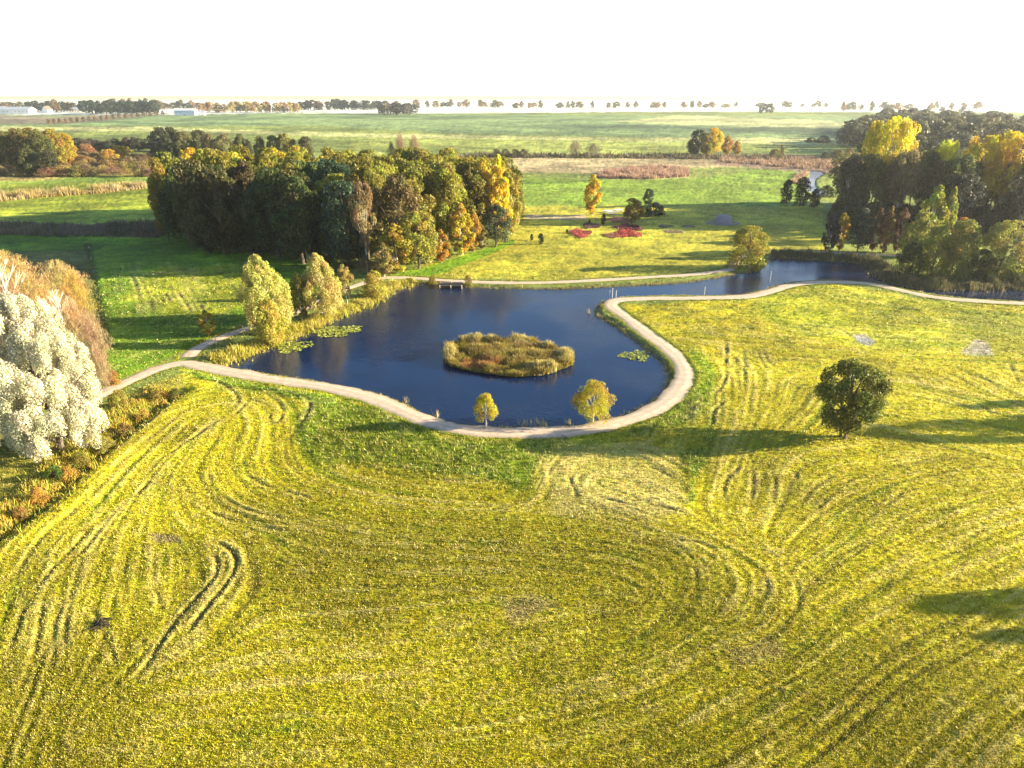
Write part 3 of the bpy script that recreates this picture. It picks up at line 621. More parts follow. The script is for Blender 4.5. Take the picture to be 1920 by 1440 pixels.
PROTO = {}
def make_protos():
    def add(key, variants):
        PROTO[key] = variants
    def std(key, kind, seeds, tr=dict(), **kw):
        out = []
        for s in seeds:
            me, cen, rb = crown('crown', kind, s, **kw)
            tk = trunk('trunk', cen, kw.get('z0', .22), s, lean=kw.get('lean', (0,0)), **tr)
            out.append((me, tk))
        add(key, out)
    std('wood', 'dome', (1,2,3,4,5,6), R=.42, z0=.14, nb=58, n=7600, leaf=.0185, br=(.14,.30), up=.5)
    std('slim', 'oval', (11,12,13,14), R=.26, z0=.03, nb=50, n=5600, leaf=.018, br=(.16,.36), up=.9, tr=dict(mat_=M_BARKPALE, r=.014))
    std('willow', 'dome', (21,22), R=.5, z0=-.04, nb=74, n=10500, leaf=.017, br=(.16,.30), up=.7, tr=dict(r=.02))
    std('column', 'thuja', (31,32), R=.34, z0=.02, nb=50, n=4500, leaf=.02, br=(.25,.4), up=1.2, tr=dict(r=.03, nl=3))
    std('shrub', 'shrub', (41,42,43,44), R=.8, z0=-.1, nb=40, n=3600, leaf=.035, br=(.18,.34), up=.5, tr=dict(r=.03, nl=5))
    std('tall', 'vase', (51,52,53), R=.34, z0=.3, nb=44, n=5200, leaf=.016, br=(.18,.34), up=.6, tr=dict(r=.014, nl=22, mat_=M_BARKPALE))
    std('golden', 'round', (61,62), R=.44, z0=.35, nb=70, n=9500, leaf=.0145, br=(.13,.27), up=.6, tr=dict(r=.02, nl=18, mat_=M_BARKPALE))
    out = []
    for s in (71,72,73):
        me = bare_crown('crown', s); rg = np.random.default_rng(s); c = rg.normal(size=(14,3))*[.2,.2,.12]+[0,0,.6]
        out.append((me, trunk('trunk', c, .15, s, r=.009, nl=14, stems=3)))
    add('bare', out)
    # far copies: crown and trunk in one mesh
    far = []
    for s in (81,82,83,84):
        rg = np.random.default_rng(s)
        me, cen, rb = crown('far', 'dome', s, R=.45, z0=.14, nb=20, n=800, leaf=.055, br=(.24,.42), up=.3)
        co = np.empty(len(me.vertices)*3, np.float32); me.vertices.foreach_get('co', co); co = co.reshape(-1,3)
        tv = []; 
        for z_, r_ in ((-.02,.025),(.5,.012)):
            for k in range(5): tv.append((r_*cos(k*2*pi/5), r_*sin(k*2*pi/5), z_))
        nb_ = len(co); V = np.concatenate([co, np.array(tv)]); Fq_ = np.concatenate([np.arange(nb_).reshape(-1,4), np.array([[nb_+k, nb_+(k+1)%5, nb_+5+(k+1)%5, nb_+5+k] for k in range(5)])])
        nf = len(Fq_); mi = np.zeros(nf, int); mi[-5:] = 1
        tt = rg.random(nf); far.append(mesh_np('distant_tree', V, Fq_, [M_LEAF, M_BARK], {'tint': ('FLOAT','FACE', tt), 'clump': ('FLOAT','FACE', np.repeat(rg.random(nf//40+1), 40)[:nf])}, matidx=mi))
        bpy.data.meshes.remove(me)
    PROTO['far'] = far
make_protos()
KIND_NAME = {'wood':'broadleaf_tree','slim':'slender_tree','willow':'willow_tree','column':'conifer','shrub':'shrub','tall':'tall_tree','golden':'golden_tree','bare':'bare_shrub'}
vi = [0]
def plant(kind, x, y, h, wd, col, label, cat='tree', group=None, name=None, rot=None, z=None, var=None):
    """one tree or shrub: an Empty at its foot with its crown and trunk"""
    vi[0] += 1; v = PROTO[kind]; me, tk = v[(vi[0] if var is None else var) % len(v)]
    if z is None: z = float(ground_z(x, y)[0])
    root = empty(name or KIND_NAME[kind], (x, y, z), random.random()*6.28 if rot is None else rot)
    Rn = {'wood':.42,'slim':.26,'willow':.5,'column':.34,'shrub':.8,'tall':.34,'golden':.44,'bare':.42}[kind]
    sx = wd/2/Rn; root.scale = (sx, sx, h)
    c = link('crown', me, root); c.color = (*col, 1); link('trunk', tk, root)
    tag(root, label, cat, group); return root
def plant_px(kind, px, pyb, pyt, wpx, col, label, **kw):
    x, y = G(px, pyb); x = float(x); y = float(y)
    h = float(height_at(y, pyt)); wd = wpx*float(depth(y, h*.5))/F
    return plant(kind, x, y, h, wd, col, label, **kw)
def far_px(px, pyb, pyt, wpx, col, label, cat='tree', group=None, name='distant_tree'):
    x, y = G(px, pyb); x = float(x); y = float(y); h = float(height_at(y, pyt)); wd = wpx*float(depth(y))/F
    vi[0] += 1; me = PROTO['far'][vi[0] % 4]
    o = link(name, me, None, (x, y, float(ground_z(x, y)[0]) if y < 8000 else 0)); s = wd/.9; o.scale = (s, s, h); o.rotation_euler = (0,0,random.random()*6.28)
    o.color = (*col, 1); tag(o, label, cat, group); return o
# foliage colours (albedo)
DK = (0.070,0.105,0.022); MID = (0.140,0.165,0.022); OLV = (0.21,0.20,0.022); YG = (0.30,0.29,0.035); YEL = (0.62,0.46,0.03); GOLD = (0.68,0.48,0.03)
ORG = (0.42,0.17,0.03); BRN = (0.13,0.085,0.04); RED = (0.30,0.07,0.03); TEAL = (0.045,0.085,0.042); GREY = (0.12,0.12,0.085); SALM = (0.42,0.24,0.12)

# ---------------------------------------------------------------- single trees on the meadow and round the pond
plant_px('willow', 1400, 503, 425, 84, (0.33,0.30,0.03), 'round yellow green willow on the far bank where the path ends at the water', name='willow_tree')
plant_px('slim', 1111, 404, 328, 40, YEL, 'slim bright yellow tree alone on the lawn behind the pond', name='yellow_tree')
plant_px('wood', 1184, 420, 373, 44, (0.20,0.15,0.02), 'small round olive and yellow tree beside the white tables', name='small_tree')
plant_px('wood', 1215, 388, 354, 24, TEAL, 'small dark pointed tree behind the low dark bushes', name='small_tree')
plant_px('shrub', 1228, 403, 381, 46, (0.035,0.055,0.025), 'low dark bush right of the small dark pointed tree', cat='bush')
plant_px('shrub', 1210, 405, 389, 30, (0.035,0.06,0.025), 'low dark bush just right of the round olive tree', cat='bush')
for px, b, t, wd, lb in ((1473,382,337,28,'leftmost of the three egg shaped dark conifers by the brook'),(1500,385,332,33,'tallest egg shaped dark conifer, middle of the three by the brook'),(1526,389,354,25,'smallest of the three egg shaped dark conifers by the brook')):
    plant_px('column', px, b, t, wd, (0.028,0.036,0.012), lb, name='egg_shaped_conifer', group='three conifers by the brook')
plant_px('column', 1014, 458, 437, 13, (0.02,0.04,0.015), 'small dark clipped conifer on the lawn, larger of the pair', name='small_conifer', group='small conifers on the lawn')
plant_px('column', 997, 451, 439, 8, (0.02,0.04,0.015), 'small dark clipped conifer on the lawn, smaller of the pair', name='small_conifer', group='small conifers on the lawn')
plant_px('column', 1063, 436, 429, 6, (0.02,0.04,0.015), 'tiny dark conifer left of the red heather bed', name='small_conifer', group='small conifers on the lawn')
plant_px('column', 1131, 421, 401, 11, (0.022,0.02,0.015), 'narrow dark columnar conifer left of the white tables', name='columnar_conifer')
plant_px('column', 1105, 421, 412, 5, (0.022,0.02,0.015), 'tiny thin conifer beside the purple heather bed', name='small_conifer')
plant_px('slim', 392, 629, 582, 36, (0.5,0.42,0.06), 'small thin yellow tree between the left field and the branch path', name='young_tree')
# two white barked poplars and their neighbours on the left bank: hero crowns of their own
def hero(kind, px, pyb, pyt, wpx, col, label, name, cat='tree', group=None, tr=dict(), rot=0, **kw):
    x, y = map(float, G(px, pyb)); h = float(height_at(y, pyt)); wd = wpx*float(depth(y, h*.5))/F
    R = wd/2/h
    me, cen, rb = crown('crown', kind, kw.pop('seed', 5), R=R, **kw)
    tk = trunk('trunk', cen, kw.get('z0', .2), 5, lean=kw.get('lean', (0,0)), **tr)
    root = empty(name, (x, y, float(ground_z(x, y)[0])), rot); root.scale = (h, h, h)
    c = link('crown', me, root); c.color = (*col, 1); link('trunk', tk, root); tag(root, label, cat, group); return root
BANK = 'trees along the left bank of the pond'
hero('poplar', 503, 618, 481, 112, (0.54,0.50,0.13), 'broad pale yellow poplar, largest on the left bank of the pond', 'poplar_tree', group=BANK, seed=101, z0=.03, nb=150, n=26000, leaf=.0105, br=(.10,.20), up=1.3, stretch=2.0, lean=(-.06,0), tr=dict(r=.02, nl=20, mat_=M_BARKPALE))
hero('oval', 512, 644, 556, 62, (0.46,0.40,0.06), 'small yellow poplar in front of the largest poplar, nearest the water', 'poplar_tree', group=BANK, seed=102, z0=.03, nb=50, n=8000, leaf=.017, br=(.2,.36), up=1.0, stretch=1.4, tr=dict(r=.02, nl=12, mat_=M_BARKPALE))
hero('poplar', 607, 596, 477, 86, (0.54,0.46,0.14), 'pale yellow poplar with two pointed tops, second largest on the left bank', 'poplar_tree', group=BANK, seed=103, z0=.1, nb=100, n=16000, leaf=.0120, br=(.11,.22), up=1.3, stretch=2.0, inner=.25, lean=(-.04,0), tr=dict(r=.018, nl=20, mat_=M_BARKPALE))
hero('oval', 566, 600, 513, 44, (0.25,0.26,0.045), 'narrow greener poplar squeezed between the two large poplars', 'poplar_tree', group=BANK, seed=104, z0=.05, nb=40, n=6500, leaf=.0165, br=(.2,.36), up=1.0, stretch=1.5, tr=dict(r=.018, nl=12, mat_=M_BARKPALE))
hero('oval', 649, 560, 497, 40, (0.38,0.31,0.08), 'small pale yellow tree right of the two pointed poplar', 'young_tree', group=BANK, seed=105, z0=.1, nb=30, n=4200, leaf=.02, br=(.2,.36), up=1.0, stretch=1.4, tr=dict(r=.018, nl=12, mat_=M_BARKPALE))
hero('shrub', 703, 556, 508, 52, (0.42,0.34,0.055), 'feathery yellow bush on the pond corner in front of the path', 'yellow_bush', cat='bush', group=BANK, seed=106, z0=.0, nb=36, n=4200, leaf=.026, br=(.2,.36), up=1.0, stretch=1.2, tr=dict(r=.018, nl=8))
for px, b, t, wd, lb in ((811,529,511,18,'small thin yellow bush left of the wooden jetty'),(878,534,513,20,'small thin yellow bush right of the wooden jetty')):
    plant_px('shrub', px, b, t, wd, (0.30,0.24,0.04), lb, cat='bush', group='small bushes beside the jetty', name='yellow_bush')
hero('round', 1580, 820, 681, 128, (0.135,0.155,0.018), 'lone round dark green tree standing on the mown meadow right of the pond', 'lone_tree', seed=131, z0=.12, nb=110, n=19000, leaf=.0135, br=(.14,.26), up=.4, inner=.45, tr=dict(r=.026, nl=26, stems=3))
# the two swamp cypresses in front of the pond
hero('dome', 911, 801, 737, 52, (0.54,0.45,0.03), 'smaller feathery yellow green cypress between the front path and the pond', 'cypress_tree', group='two young cypresses by the front path', seed=111, z0=.28, nb=46, n=9000, leaf=.019, br=(.2,.36), up=-.2, thin=.3, tr=dict(r=.03, nl=14, mat_=M_BARKPALE))
hero('dome', 1111, 789, 711, 86, (0.48,0.41,0.025), 'larger feathery yellow green cypress between the front path and the pond', 'cypress_tree', group='two young cypresses by the front path', seed=112, z0=.2, nb=60, n=13000, leaf=.017, br=(.17,.32), up=-.2, thin=.3, lean=(.06,0), tr=dict(r=.028, nl=16, mat_=M_BARKPALE))
# white willow at the left edge
M_SILVER = leaf_material('silver_foliage', trans=.3, huev=.03, vlo=.5, vhi=1.3)
hero('dome', 112, 846, 562, 204, (0.70,0.66,0.46), 'big silvery white willow with swept up boughs at the left edge', 'silver_willow', seed=121, z0=.07, nb=230, n=130000, leaf=.0058, br=(.08,.17), up=1.4, stretch=2.0, lean=(-.12,.03), inner=.3, shell=.3, coh=1.0, mat_=M_SILVER, tr=dict(r=.018, nl=40))
hero('dome', -5, 838, 610, 120, (0.60,0.56,0.38), 'second silvery willow leaning against the big one at the frame edge', 'silver_willow', seed=122, z0=.06, coh=1.5, nb=60, n=40000, leaf=.007, br=(.12,.22), up=1.3, stretch=2.4, shell=.78, lean=(-.12,.05), inner=.15, mat_=M_SILVER, tr=dict(r=.018, nl=30, mat_=M_BARKPALE))
# salmon and orange bare shrubs behind it
SH = [(20,560,468,120,(0.56,0.42,0.15),'tall orange bare tree with red twigs at the left edge'),(60,590,505,110,(0.56,0.40,0.17),'orange bare shrub behind the silver willow top'),(-30,600,490,120,(0.52,0.36,0.16),'salmon shrub cut by the left frame edge'),
 (125,575,487,90,(0.56,0.44,0.18),'peach coloured bare shrub with feathery top beside the ditch'),(155,610,505,62,(0.50,0.34,0.08),'golden shrub at the ditch, right end of the orange thicket'),(95,630,540,90,(0.55,0.36,0.13),'red orange shrub in the middle of the orange thicket'),
 (150,650,560,70,(0.52,0.36,0.18),'pinkish shrub low at the right of the orange thicket'),(190,690,580,52,(0.42,0.30,0.17),'brown twiggy shrub between the silver willow and the ditch'),(30,660,570,90,(0.45,0.30,0.06),'yellow orange shrub behind the willow at the far left'),
 (198,735,640,40,(0.42,0.30,0.17),'brown twiggy shrub low beside the silver willow and the path'),(-20,720,600,90,(0.36,0.30,0.04),'mustard coloured bush at the left edge beside the silver willow'),(5,640,540,70,(0.42,0.30,0.05),'yellow green bush at the left edge above the silver willow')]
for i, (px, b, t, wd, c, lb) in enumerate(SH): plant_px('bare' if i != 10 else 'wood', px, b, t, wd, c, lb, cat='shrub', group='autumn shrubs behind the silver willow', name='autumn_shrub')
# white birch skeleton
def birch(px, pyb, pyt, label):
    x, y = map(float, G(px, pyb)); h = float(height_at(y, pyt)); mb = MB(); rg = random.Random(4)
    mb.tube([(0,0,-.2),(-.15,0,h*.3),(-.1,0,h*.6),(-.35,0,h)], [.22,.16,.1,.02], 7)
    for k in range(24):
        z = h*(.3+.62*k/24); a = rg.random()*6.28; l = (h-z)*.42+1.0
        q = (-.15+cos(a)*l*.5, sin(a)*l*.5, z+l*.75); r_ = (-.15+cos(a)*l*.75, sin(a)*l*.75, z+l*1.25)
        mb.tube([(-.12,0,z), q, r_], [.04,.025,.01], 4)
        for j in range(3):
            a2 = a+rg.uniform(-1,1); mb.tube([q, (q[0]+cos(a2)*l*.35, q[1]+sin(a2)*l*.35, q[2]+l*.45)], [.014,.006], 3)
    o = link('birch_tree', mb.mesh('birch_tree', M_WHITEBARK)); o.location = (x, y, 0); tag(o, label, 'tree')
M_WHITEBARK = simple('white_bark', (0.72,0.68,0.6), .8, .2, 4)
birch(33, 615, 488, 'leafless white barked birch above the silver willow')
birch(128, 640, 555, 'slender bare white stem rising from the orange thicket')

# ---------------------------------------------------------------- the big wood
def spread(poly_px, spacing, seed, jitter=.35):
    poly = gl(poly_px); rg = np.random.default_rng(seed); x0, y0 = poly.min(0); x1, y1 = poly.max(0); pts = []
    j = 0; y = y0
    while y < y1:
        x = x0 + (spacing/2 if j % 2 else 0)
        while x < x1: pts.append((x+rg.normal()*spacing*jitter*.5, y+rg.normal()*spacing*jitter*.5)); x += spacing
        y += spacing*.87; j += 1
    pts = np.array(pts); _, ins = seg_dist(pts[:,0], pts[:,1], poly, True); return pts[ins]
ORD = ['first','second','third','fourth','fifth','sixth','seventh','eighth','ninth','tenth','eleventh','twelfth','thirteenth','fourteenth','fifteenth','sixteenth','seventeenth','eighteenth','nineteenth','twentieth']
def ORD2(k): return ORD[k] if k < 20 else 'twenty-' + ORD[k-20]
def colour_word(c):
    r, g, b = c
    if r > 1.8*g: return 'rust red'
    if r > .35 and g < .3: return 'orange'
    if r > .35: return 'bright yellow'
    if r > .17 and r > g*1.3: return 'brown'
    if r > .17: return 'yellow green'
    if r > .09: return 'olive'
    if r > g*1.2: return 'dull brown'
    if b > .7*r and g < .07: return 'blackish green'
    return 'dark green'
def rows_label(pts, cols, place, nrow=6):
    """name each tree by colour, row and rank from the left"""
    ys = pts[:,1]; q = np.argsort(np.argsort(ys))*nrow//len(ys); lab = [None]*len(pts)
    rn = ['front row','second row','third row','fourth row','fifth row','sixth row','seventh row','eighth row','ninth row','back row']
    for r in range(nrow):
        ii = [i for i in np.argsort(pts[:,0]) if q[i] == r]
        for k, i in enumerate(ii):
            if k < len(ii)/2: s = '%s from left' % (ORD[min(k,19)])
            else: s = '%s from right' % (ORD[min(len(ii)-1-k,19)])
            lab[i] = '%s tree, %s, %s of %s' % (colour_word(cols[i]), s, rn[r] if r < nrow-1 else 'back row', place)
    return lab
WOOD_PX = [(338,452),(355,462),(400,476),(520,487),(600,500),(690,512),(745,500),(815,470),(880,452),(945,432),(960,418),(935,398),(860,394),(700,392),(560,394),(430,400),(365,410),(330,422)]
pts = spread(WOOD_PX, 8.6, 3)
px_, py_ = P(pts[:,0], pts[:,1]); rr = random.Random(5)
pal_front_shade = [DK,DK,TEAL,(0.10,0.095,0.028),DK,MID,(0.14,0.11,0.035)]; pal_back_sunlit = [OLV,YG,(0.42,0.33,0.03),MID,OLV,(0.27,0.25,0.03),(0.50,0.37,0.03),(0.38,0.30,0.04),(0.38,0.33,0.03)]  # leaf colours carry the light: front darkened as shade, back yellowed as sunlit tops
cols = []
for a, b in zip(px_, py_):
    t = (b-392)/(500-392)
    if a > 640 and t < .9: c = rr.choice([OLV, (0.27,0.24,0.03), (0.24,0.22,0.03), YG, (0.19,0.19,0.02), YG, (0.42,0.33,0.03), (0.34,0.30,0.03)])  # right part lightened, its sunlit look painted into the leaves
    elif t > .6: c = rr.choice(pal_front_shade)
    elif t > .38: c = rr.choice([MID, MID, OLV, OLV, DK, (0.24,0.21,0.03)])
    else: c = rr.choice(pal_back_sunlit)
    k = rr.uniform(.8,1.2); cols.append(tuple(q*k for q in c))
labs = rows_label(pts, cols, 'the big wood', 9)
for i, ((x, y), c) in enumerate(zip(pts, cols)):
    t = (px_[i]-290)/670.
    hh = 19.6 - 2.5*max(0, t-.55)*2 + rr.uniform(-2.2, 1.8)
    if px_[i] < 330: hh -= 1.5
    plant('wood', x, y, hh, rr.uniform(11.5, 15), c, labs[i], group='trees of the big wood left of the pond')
EDGE = [(935,446,292,62,GOLD,'slim','tall golden yellow tree at the right end of the big wood'),(908,442,300,44,(0.62,0.42,0.03),'slim','orange gold tree just left of the tallest golden tree of the big wood'),(958,440,335,44,(0.40,0.32,0.05),'slim','pale yellow slender tree, rightmost of the big wood'),
 (745,512,420,70,(0.42,0.34,0.035),'slim','yellow tree at the pond corner of the big wood'),(786,505,398,86,(0.36,0.34,0.05),'wood','tall yellow green tree just right of the yellow corner tree'),(722,518,455,44,(0.34,0.28,0.08),'slim','small pale tree at the front corner of the big wood beside the path'),
 (828,492,430,38,(0.48,0.24,0.03),'slim','small orange red tree in the right front edge of the big wood'),(866,478,383,56,(0.50,0.37,0.03),'slim','bright yellow tree with visible pale stems in the right front edge'),(888,470,395,34,(0.48,0.28,0.05),'slim','orange yellow slender tree next to the bright yellow tree with pale stems'),
 (930,462,386,66,(0.085,0.11,0.045),'wood','grey green rounded tree in front of the golden trees'),(838,486,445,30,(0.22,0.22,0.04),'slim','small yellow green tree right of the orange red tree'),(905,468,425,30,(0.25,0.20,0.05),'slim','small olive tree beside the grey green rounded tree'),
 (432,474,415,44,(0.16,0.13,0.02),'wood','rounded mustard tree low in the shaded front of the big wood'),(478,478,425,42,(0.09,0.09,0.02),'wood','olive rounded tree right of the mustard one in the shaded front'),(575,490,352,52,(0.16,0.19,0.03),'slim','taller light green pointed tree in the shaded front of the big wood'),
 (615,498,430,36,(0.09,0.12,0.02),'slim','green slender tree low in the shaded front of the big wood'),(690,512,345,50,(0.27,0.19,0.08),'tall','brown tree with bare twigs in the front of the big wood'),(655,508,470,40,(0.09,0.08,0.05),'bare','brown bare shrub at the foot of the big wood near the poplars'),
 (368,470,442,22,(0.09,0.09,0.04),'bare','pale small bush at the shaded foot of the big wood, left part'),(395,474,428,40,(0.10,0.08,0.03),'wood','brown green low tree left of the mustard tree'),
 (318,452,300,50,(0.30,0.22,0.03),'wood','yellow brown tree at the left end of the big wood'),(688,514,478,44,(0.12,0.10,0.07),'bare','grey brown bush at the foot of the big wood behind the path bend')]
for px, b, t, wd, c, kd, lb in EDGE: plant_px(kd, px, b, t, wd, c, lb, group='trees along the edge of the big wood')

# ---------------------------------------------------------------- the right-hand wood
RW = [(1572,412),(1600,420),(1700,424),(1800,428),(1920,432),(2300,452),(2300,400),(1920,388),(1800,380),(1650,376),(1580,384)]
pts = spread(RW, 9.5, 9); px_, py_ = P(pts[:,0], pts[:,1])
cols = [rr.choice([(0.27,0.21,0.09), (0.24,0.19,0.09), (0.20,0.19,0.08), (0.29,0.24,0.10), (0.15,0.17,0.05), (0.21,0.21,0.08)]) for _ in pts]
labs = rows_label(pts, cols, 'the right wood', 5)
for i, ((x, y), c) in enumerate(zip(pts, cols)):
    plant('tall' if rr.random() < .75 else 'wood', x, y, rr.uniform(16.5, 20.5), rr.uniform(10, 13), c, labs[i], group='trees of the wood at the right')
RT = [(1650,412,223,92,(0.66,0.56,0.03),'golden','towering yellow tree at the left of the right-hand wood'),(1612,408,230,40,(0.6,0.5,0.03),'golden','narrow yellow tree beside the towering yellow tree'),
 (1745,414,266,54,(0.6,0.58,0.03),'golden','small lemon yellow crown between the two big golden crowns'),(1812,418,258,84,(0.66,0.50,0.03),'golden','wide golden crown, left one of the pair at the right'),(1864,420,250,92,(0.70,0.48,0.02),'golden','highest golden orange crown near the right edge'),
 (1905,424,285,44,(0.42,0.30,0.05),'golden','low amber crown at the right frame edge'),(1580,418,300,60,(0.09,0.08,0.04),'tall','brown twiggy tree at the left end of the right-hand wood'),(1600,384,268,50,(0.10,0.12,0.05),'wood','dull green tree left of the towering yellow tree'),
 (1905,452,300,70,(0.09,0.085,0.06),'tall','tall bare tree with a leaning pale trunk at the right edge'),(1790,440,330,70,(0.06,0.06,0.045),'tall','bare dark tree with thin pale stems behind the bank bushes')]
for px, b, t, wd, c, kd, lb in RT: plant_px(kd, px, b, t, wd, c, lb, group='big trees of the wood at the right')
RB = [(1553,472,402,34,(0.05,0.055,0.05),'slim','dark grey slender tree, first of the small row on the far bank'),(1572,470,400,36,(0.42,0.30,0.02),'slim','small mustard yellow tree in the row on the far bank'),(1606,474,391,48,(0.045,0.065,0.04),'wood','dark blue green tree in the row on the far bank'),
 (1636,472,391,32,(0.19,0.10,0.045),'slim','rust brown slender tree, left one in the row on the far bank'),(1656,474,388,32,(0.32,0.18,0.06),'slim','rust orange slender tree in the middle of the row on the far bank'),(1680,474,390,32,(0.17,0.09,0.05),'slim','rust brown slender tree, right one in the row on the far bank'),
 (1733,480,349,64,(0.40,0.40,0.05),'slim','tall yellow green tree above the bank bushes'),(1760,482,352,30,(0.32,0.33,0.05),'slim','narrow pale green tree touching the tall yellow green one'),(1712,500,400,70,(0.24,0.25,0.04),'wood','green leafy bush tree left in the bank thicket'),
 (1745,520,425,84,(0.28,0.28,0.045),'willow','olive green rounded bush tree on the pond bank, left one'),(1790,522,414,80,(0.22,0.23,0.04),'willow','dark olive rounded bush tree on the pond bank, middle one'),(1792,480,410,50,(0.45,0.18,0.02),'wood','orange topped small tree behind the bank bushes'),
 (1868,524,416,98,(0.36,0.34,0.07),'willow','big rounded grey green bush tree on the pond bank, right one'),(1925,520,440,70,(0.20,0.17,0.04),'willow','yellowish bush tree at the right edge of the pond bank'),(1700,522,455,60,(0.07,0.09,0.02),'willow','dark low bush leaning over the water at the thicket front'),
 (1830,524,470,60,(0.09,0.10,0.025),'willow','low dark bush between the two largest bank bushes'),(1975,524,430,80,(0.12,0.13,0.03),'willow','green bush tree just outside the right edge of the bank')]
for px, b, t, wd, c, kd, lb in RB: plant_px(kd, px, b, t, wd, c, lb, group='trees and bushes on the far right bank')

# trees beyond the right edge of the picture, whose long shadows lie on the meadow
def shadow_tree(tx, ty, h, wd, lb):
    x, y = map(float, G(tx, ty)); L_ = h/tan(SUN_EL); plant('wood', x+L_*cos(SUN_AZ), y+L_*sin(SUN_AZ), h, wd, OLV, lb, group='trees east of the meadow')
shadow_tree(1625, 812, 13, 8.5, 'round olive tree east of the meadow, second from the south')
shadow_tree(1810, 762, 10, 4.5, 'olive tree east of the meadow, northernmost')
shadow_tree(1735, 1140, 12, 5.5, 'olive tree east of the meadow, southernmost')
shadow_tree(1830, 1198, 10, 3.5, 'small olive tree beside the southernmost tree east of the meadow')

# ---------------------------------------------------------------- hedges, thickets and trees of the middle distance
def multi(kind, rows, group, cat='tree', name=None):
    for px, b, t, wd, c, lb in rows: plant_px(kind, px, b, t, wd, c, lb, group=group, cat=cat, name=name)
multi('wood', [(1308,291,243,44,(0.10,0.11,0.05),'grey green tree left in the clump on the meadow'),(1334,292,240,42,YEL,'bright yellow tree in the clump on the meadow'),(1298,292,262,26,(0.08,0.09,0.05),'low dark tree at the left foot of the meadow clump'),
  (1324,293,250,30,(0.40,0.33,0.05),'pale yellow tree in the middle of the meadow clump')], 'tree clump on the far meadow')
multi('slim', [(1362,291,254,24,(0.50,0.30,0.06),'orange yellow slender tree in the meadow clump'),(1380,290,264,22,(0.50,0.31,0.04),'smallest orange yellow tree, right end of the meadow clump')], 'tree clump on the far meadow')
multi('bare', [(1078,293,263,30,(0.30,0.25,0.16),'rounded grey bare tree, left of the pair on the ditch'),(1111,294,268,34,(0.19,0.16,0.10),'rounded brown bare tree, right of the pair on the ditch')], 'pair of bare trees on the ditch')
multi('shrub', [(x_, 295, 280, 24, (0.14,0.12,0.05), l_) for x_, l_ in ((930,'leftmost brown bush of the low hedge behind the wood'),(948,'second brown bush of the low hedge behind the wood'),(966,'third brown bush of the low hedge behind the wood'),(982,'rightmost brown bush of the low hedge behind the wood'))], 'low bushes along the ditch', 'bush')
multi('shrub', [(1452,298,279,32,(0.17,0.15,0.04),'olive bush in the pink reed strip'),(1464,294,272,14,(0.20,0.17,0.05),'small upright bush behind the olive bush in the reed strip'),(1568,300,281,30,(0.20,0.15,0.04),'yellow brown bush left of the right-hand wood'),(1545,301,285,20,(0.07,0.08,0.04),'dark bush beside the yellow brown bush'),
  (1543,268,255,34,(0.11,0.10,0.05),'brown bush at the left foot of the dark far wood'),(1520,267,258,26,(0.15,0.12,0.06),'low brown bush left of the dark far wood'),(1590,300,278,26,(0.20,0.13,0.04),'rusty bush at the corner of the right-hand wood'),(1550,368,348,40,(0.06,0.08,0.02),'dark green bush at the brook mouth by the wood'),
  (1566,420,380,44,(0.04,0.05,0.02),'dark bush at the left corner of the right-hand wood')], None, 'bush')
# far dark wood behind the golden crowns
pts = spread([(1558,272),(1600,283),(1700,295),(1920,312),(2050,315),(2050,262),(1920,252),(1810,240),(1715,232),(1640,238),(1585,258)], 24, 12)
cols = [rr.choice([(0.09,0.095,0.04),(0.11,0.11,0.05),(0.14,0.12,0.06),(0.18,0.16,0.07),(0.08,0.09,0.05)]) for _ in pts]
labs = rows_label(pts, cols, 'the dark far wood', 10)
for (x, y), c, lb in zip(pts, cols, labs):
    vi[0] += 1; o = link('broadleaf_tree', PROTO['far'][vi[0] % 4], None, (x, y, 0)); h = rr.uniform(15, 19.5); s = rr.uniform(19, 26)/.9; o.scale = (s, s, h); o.rotation_euler = (0,0,rr.random()*6); o.color = (*c, 1)
    tag(o, lb, 'tree', 'trees of the dark far wood')
# upper left wood and autumn thickets
multi('wood', [(12,318,246,60,(0.13,0.13,0.03),'olive oak at the left edge of the upper left wood'),(45,322,242,62,(0.17,0.14,0.03),'wide brown olive oak in the upper left wood'),(82,324,246,58,(0.12,0.13,0.035),'dark olive oak in the middle of the upper left wood'),(110,320,243,50,(0.30,0.22,0.03),'golden brown oak near the right of the upper left wood'),
  (132,316,250,40,(0.46,0.32,0.03),'yellow oak at the right end of the upper left wood'),(30,310,248,60,(0.15,0.14,0.03),'olive oak behind the left part of the upper left wood'),(70,308,240,60,(0.20,0.16,0.03),'brown oak top behind the middle of the upper left wood'),(-30,322,248,70,(0.08,0.09,0.03),'dark oak just outside the left edge of the upper left wood'),(60,330,280,50,(0.09,0.10,0.03),'low dark oak in front of the upper left wood'),(100,330,282,40,(0.08,0.08,0.03),'low dark tree in front of the yellow oak')], 'oaks of the upper left wood')
TH = [(232,305,273,46,(0.55,0.38,0.03),'wood','bright yellow rounded bush, largest in the left thicket'),(208,312,280,40,(0.48,0.32,0.05),'wood','yellow bush just left of the largest yellow bush'),(288,302,284,28,(0.36,0.20,0.08),'wood','orange brown bush against the left end of the big wood'),(165,300,270,40,(0.38,0.22,0.10),'wood','salmon bush right of the yellow oak'),(150,308,290,34,(0.30,0.18,0.09),'wood','rusty bush below the yellow oak')]
for px, b, t, wd, c, kd, lb in TH: plant_px(kd, px, b, t, wd, c, lb, cat='bush', group='bushes of the left thicket', name='thicket_bush')
pl_ = [(0.34,0.24,0.09),(0.38,0.28,0.08),(0.26,0.20,0.09),(0.30,0.17,0.10),(0.22,0.20,0.05),(0.40,0.30,0.10)]
thp = []
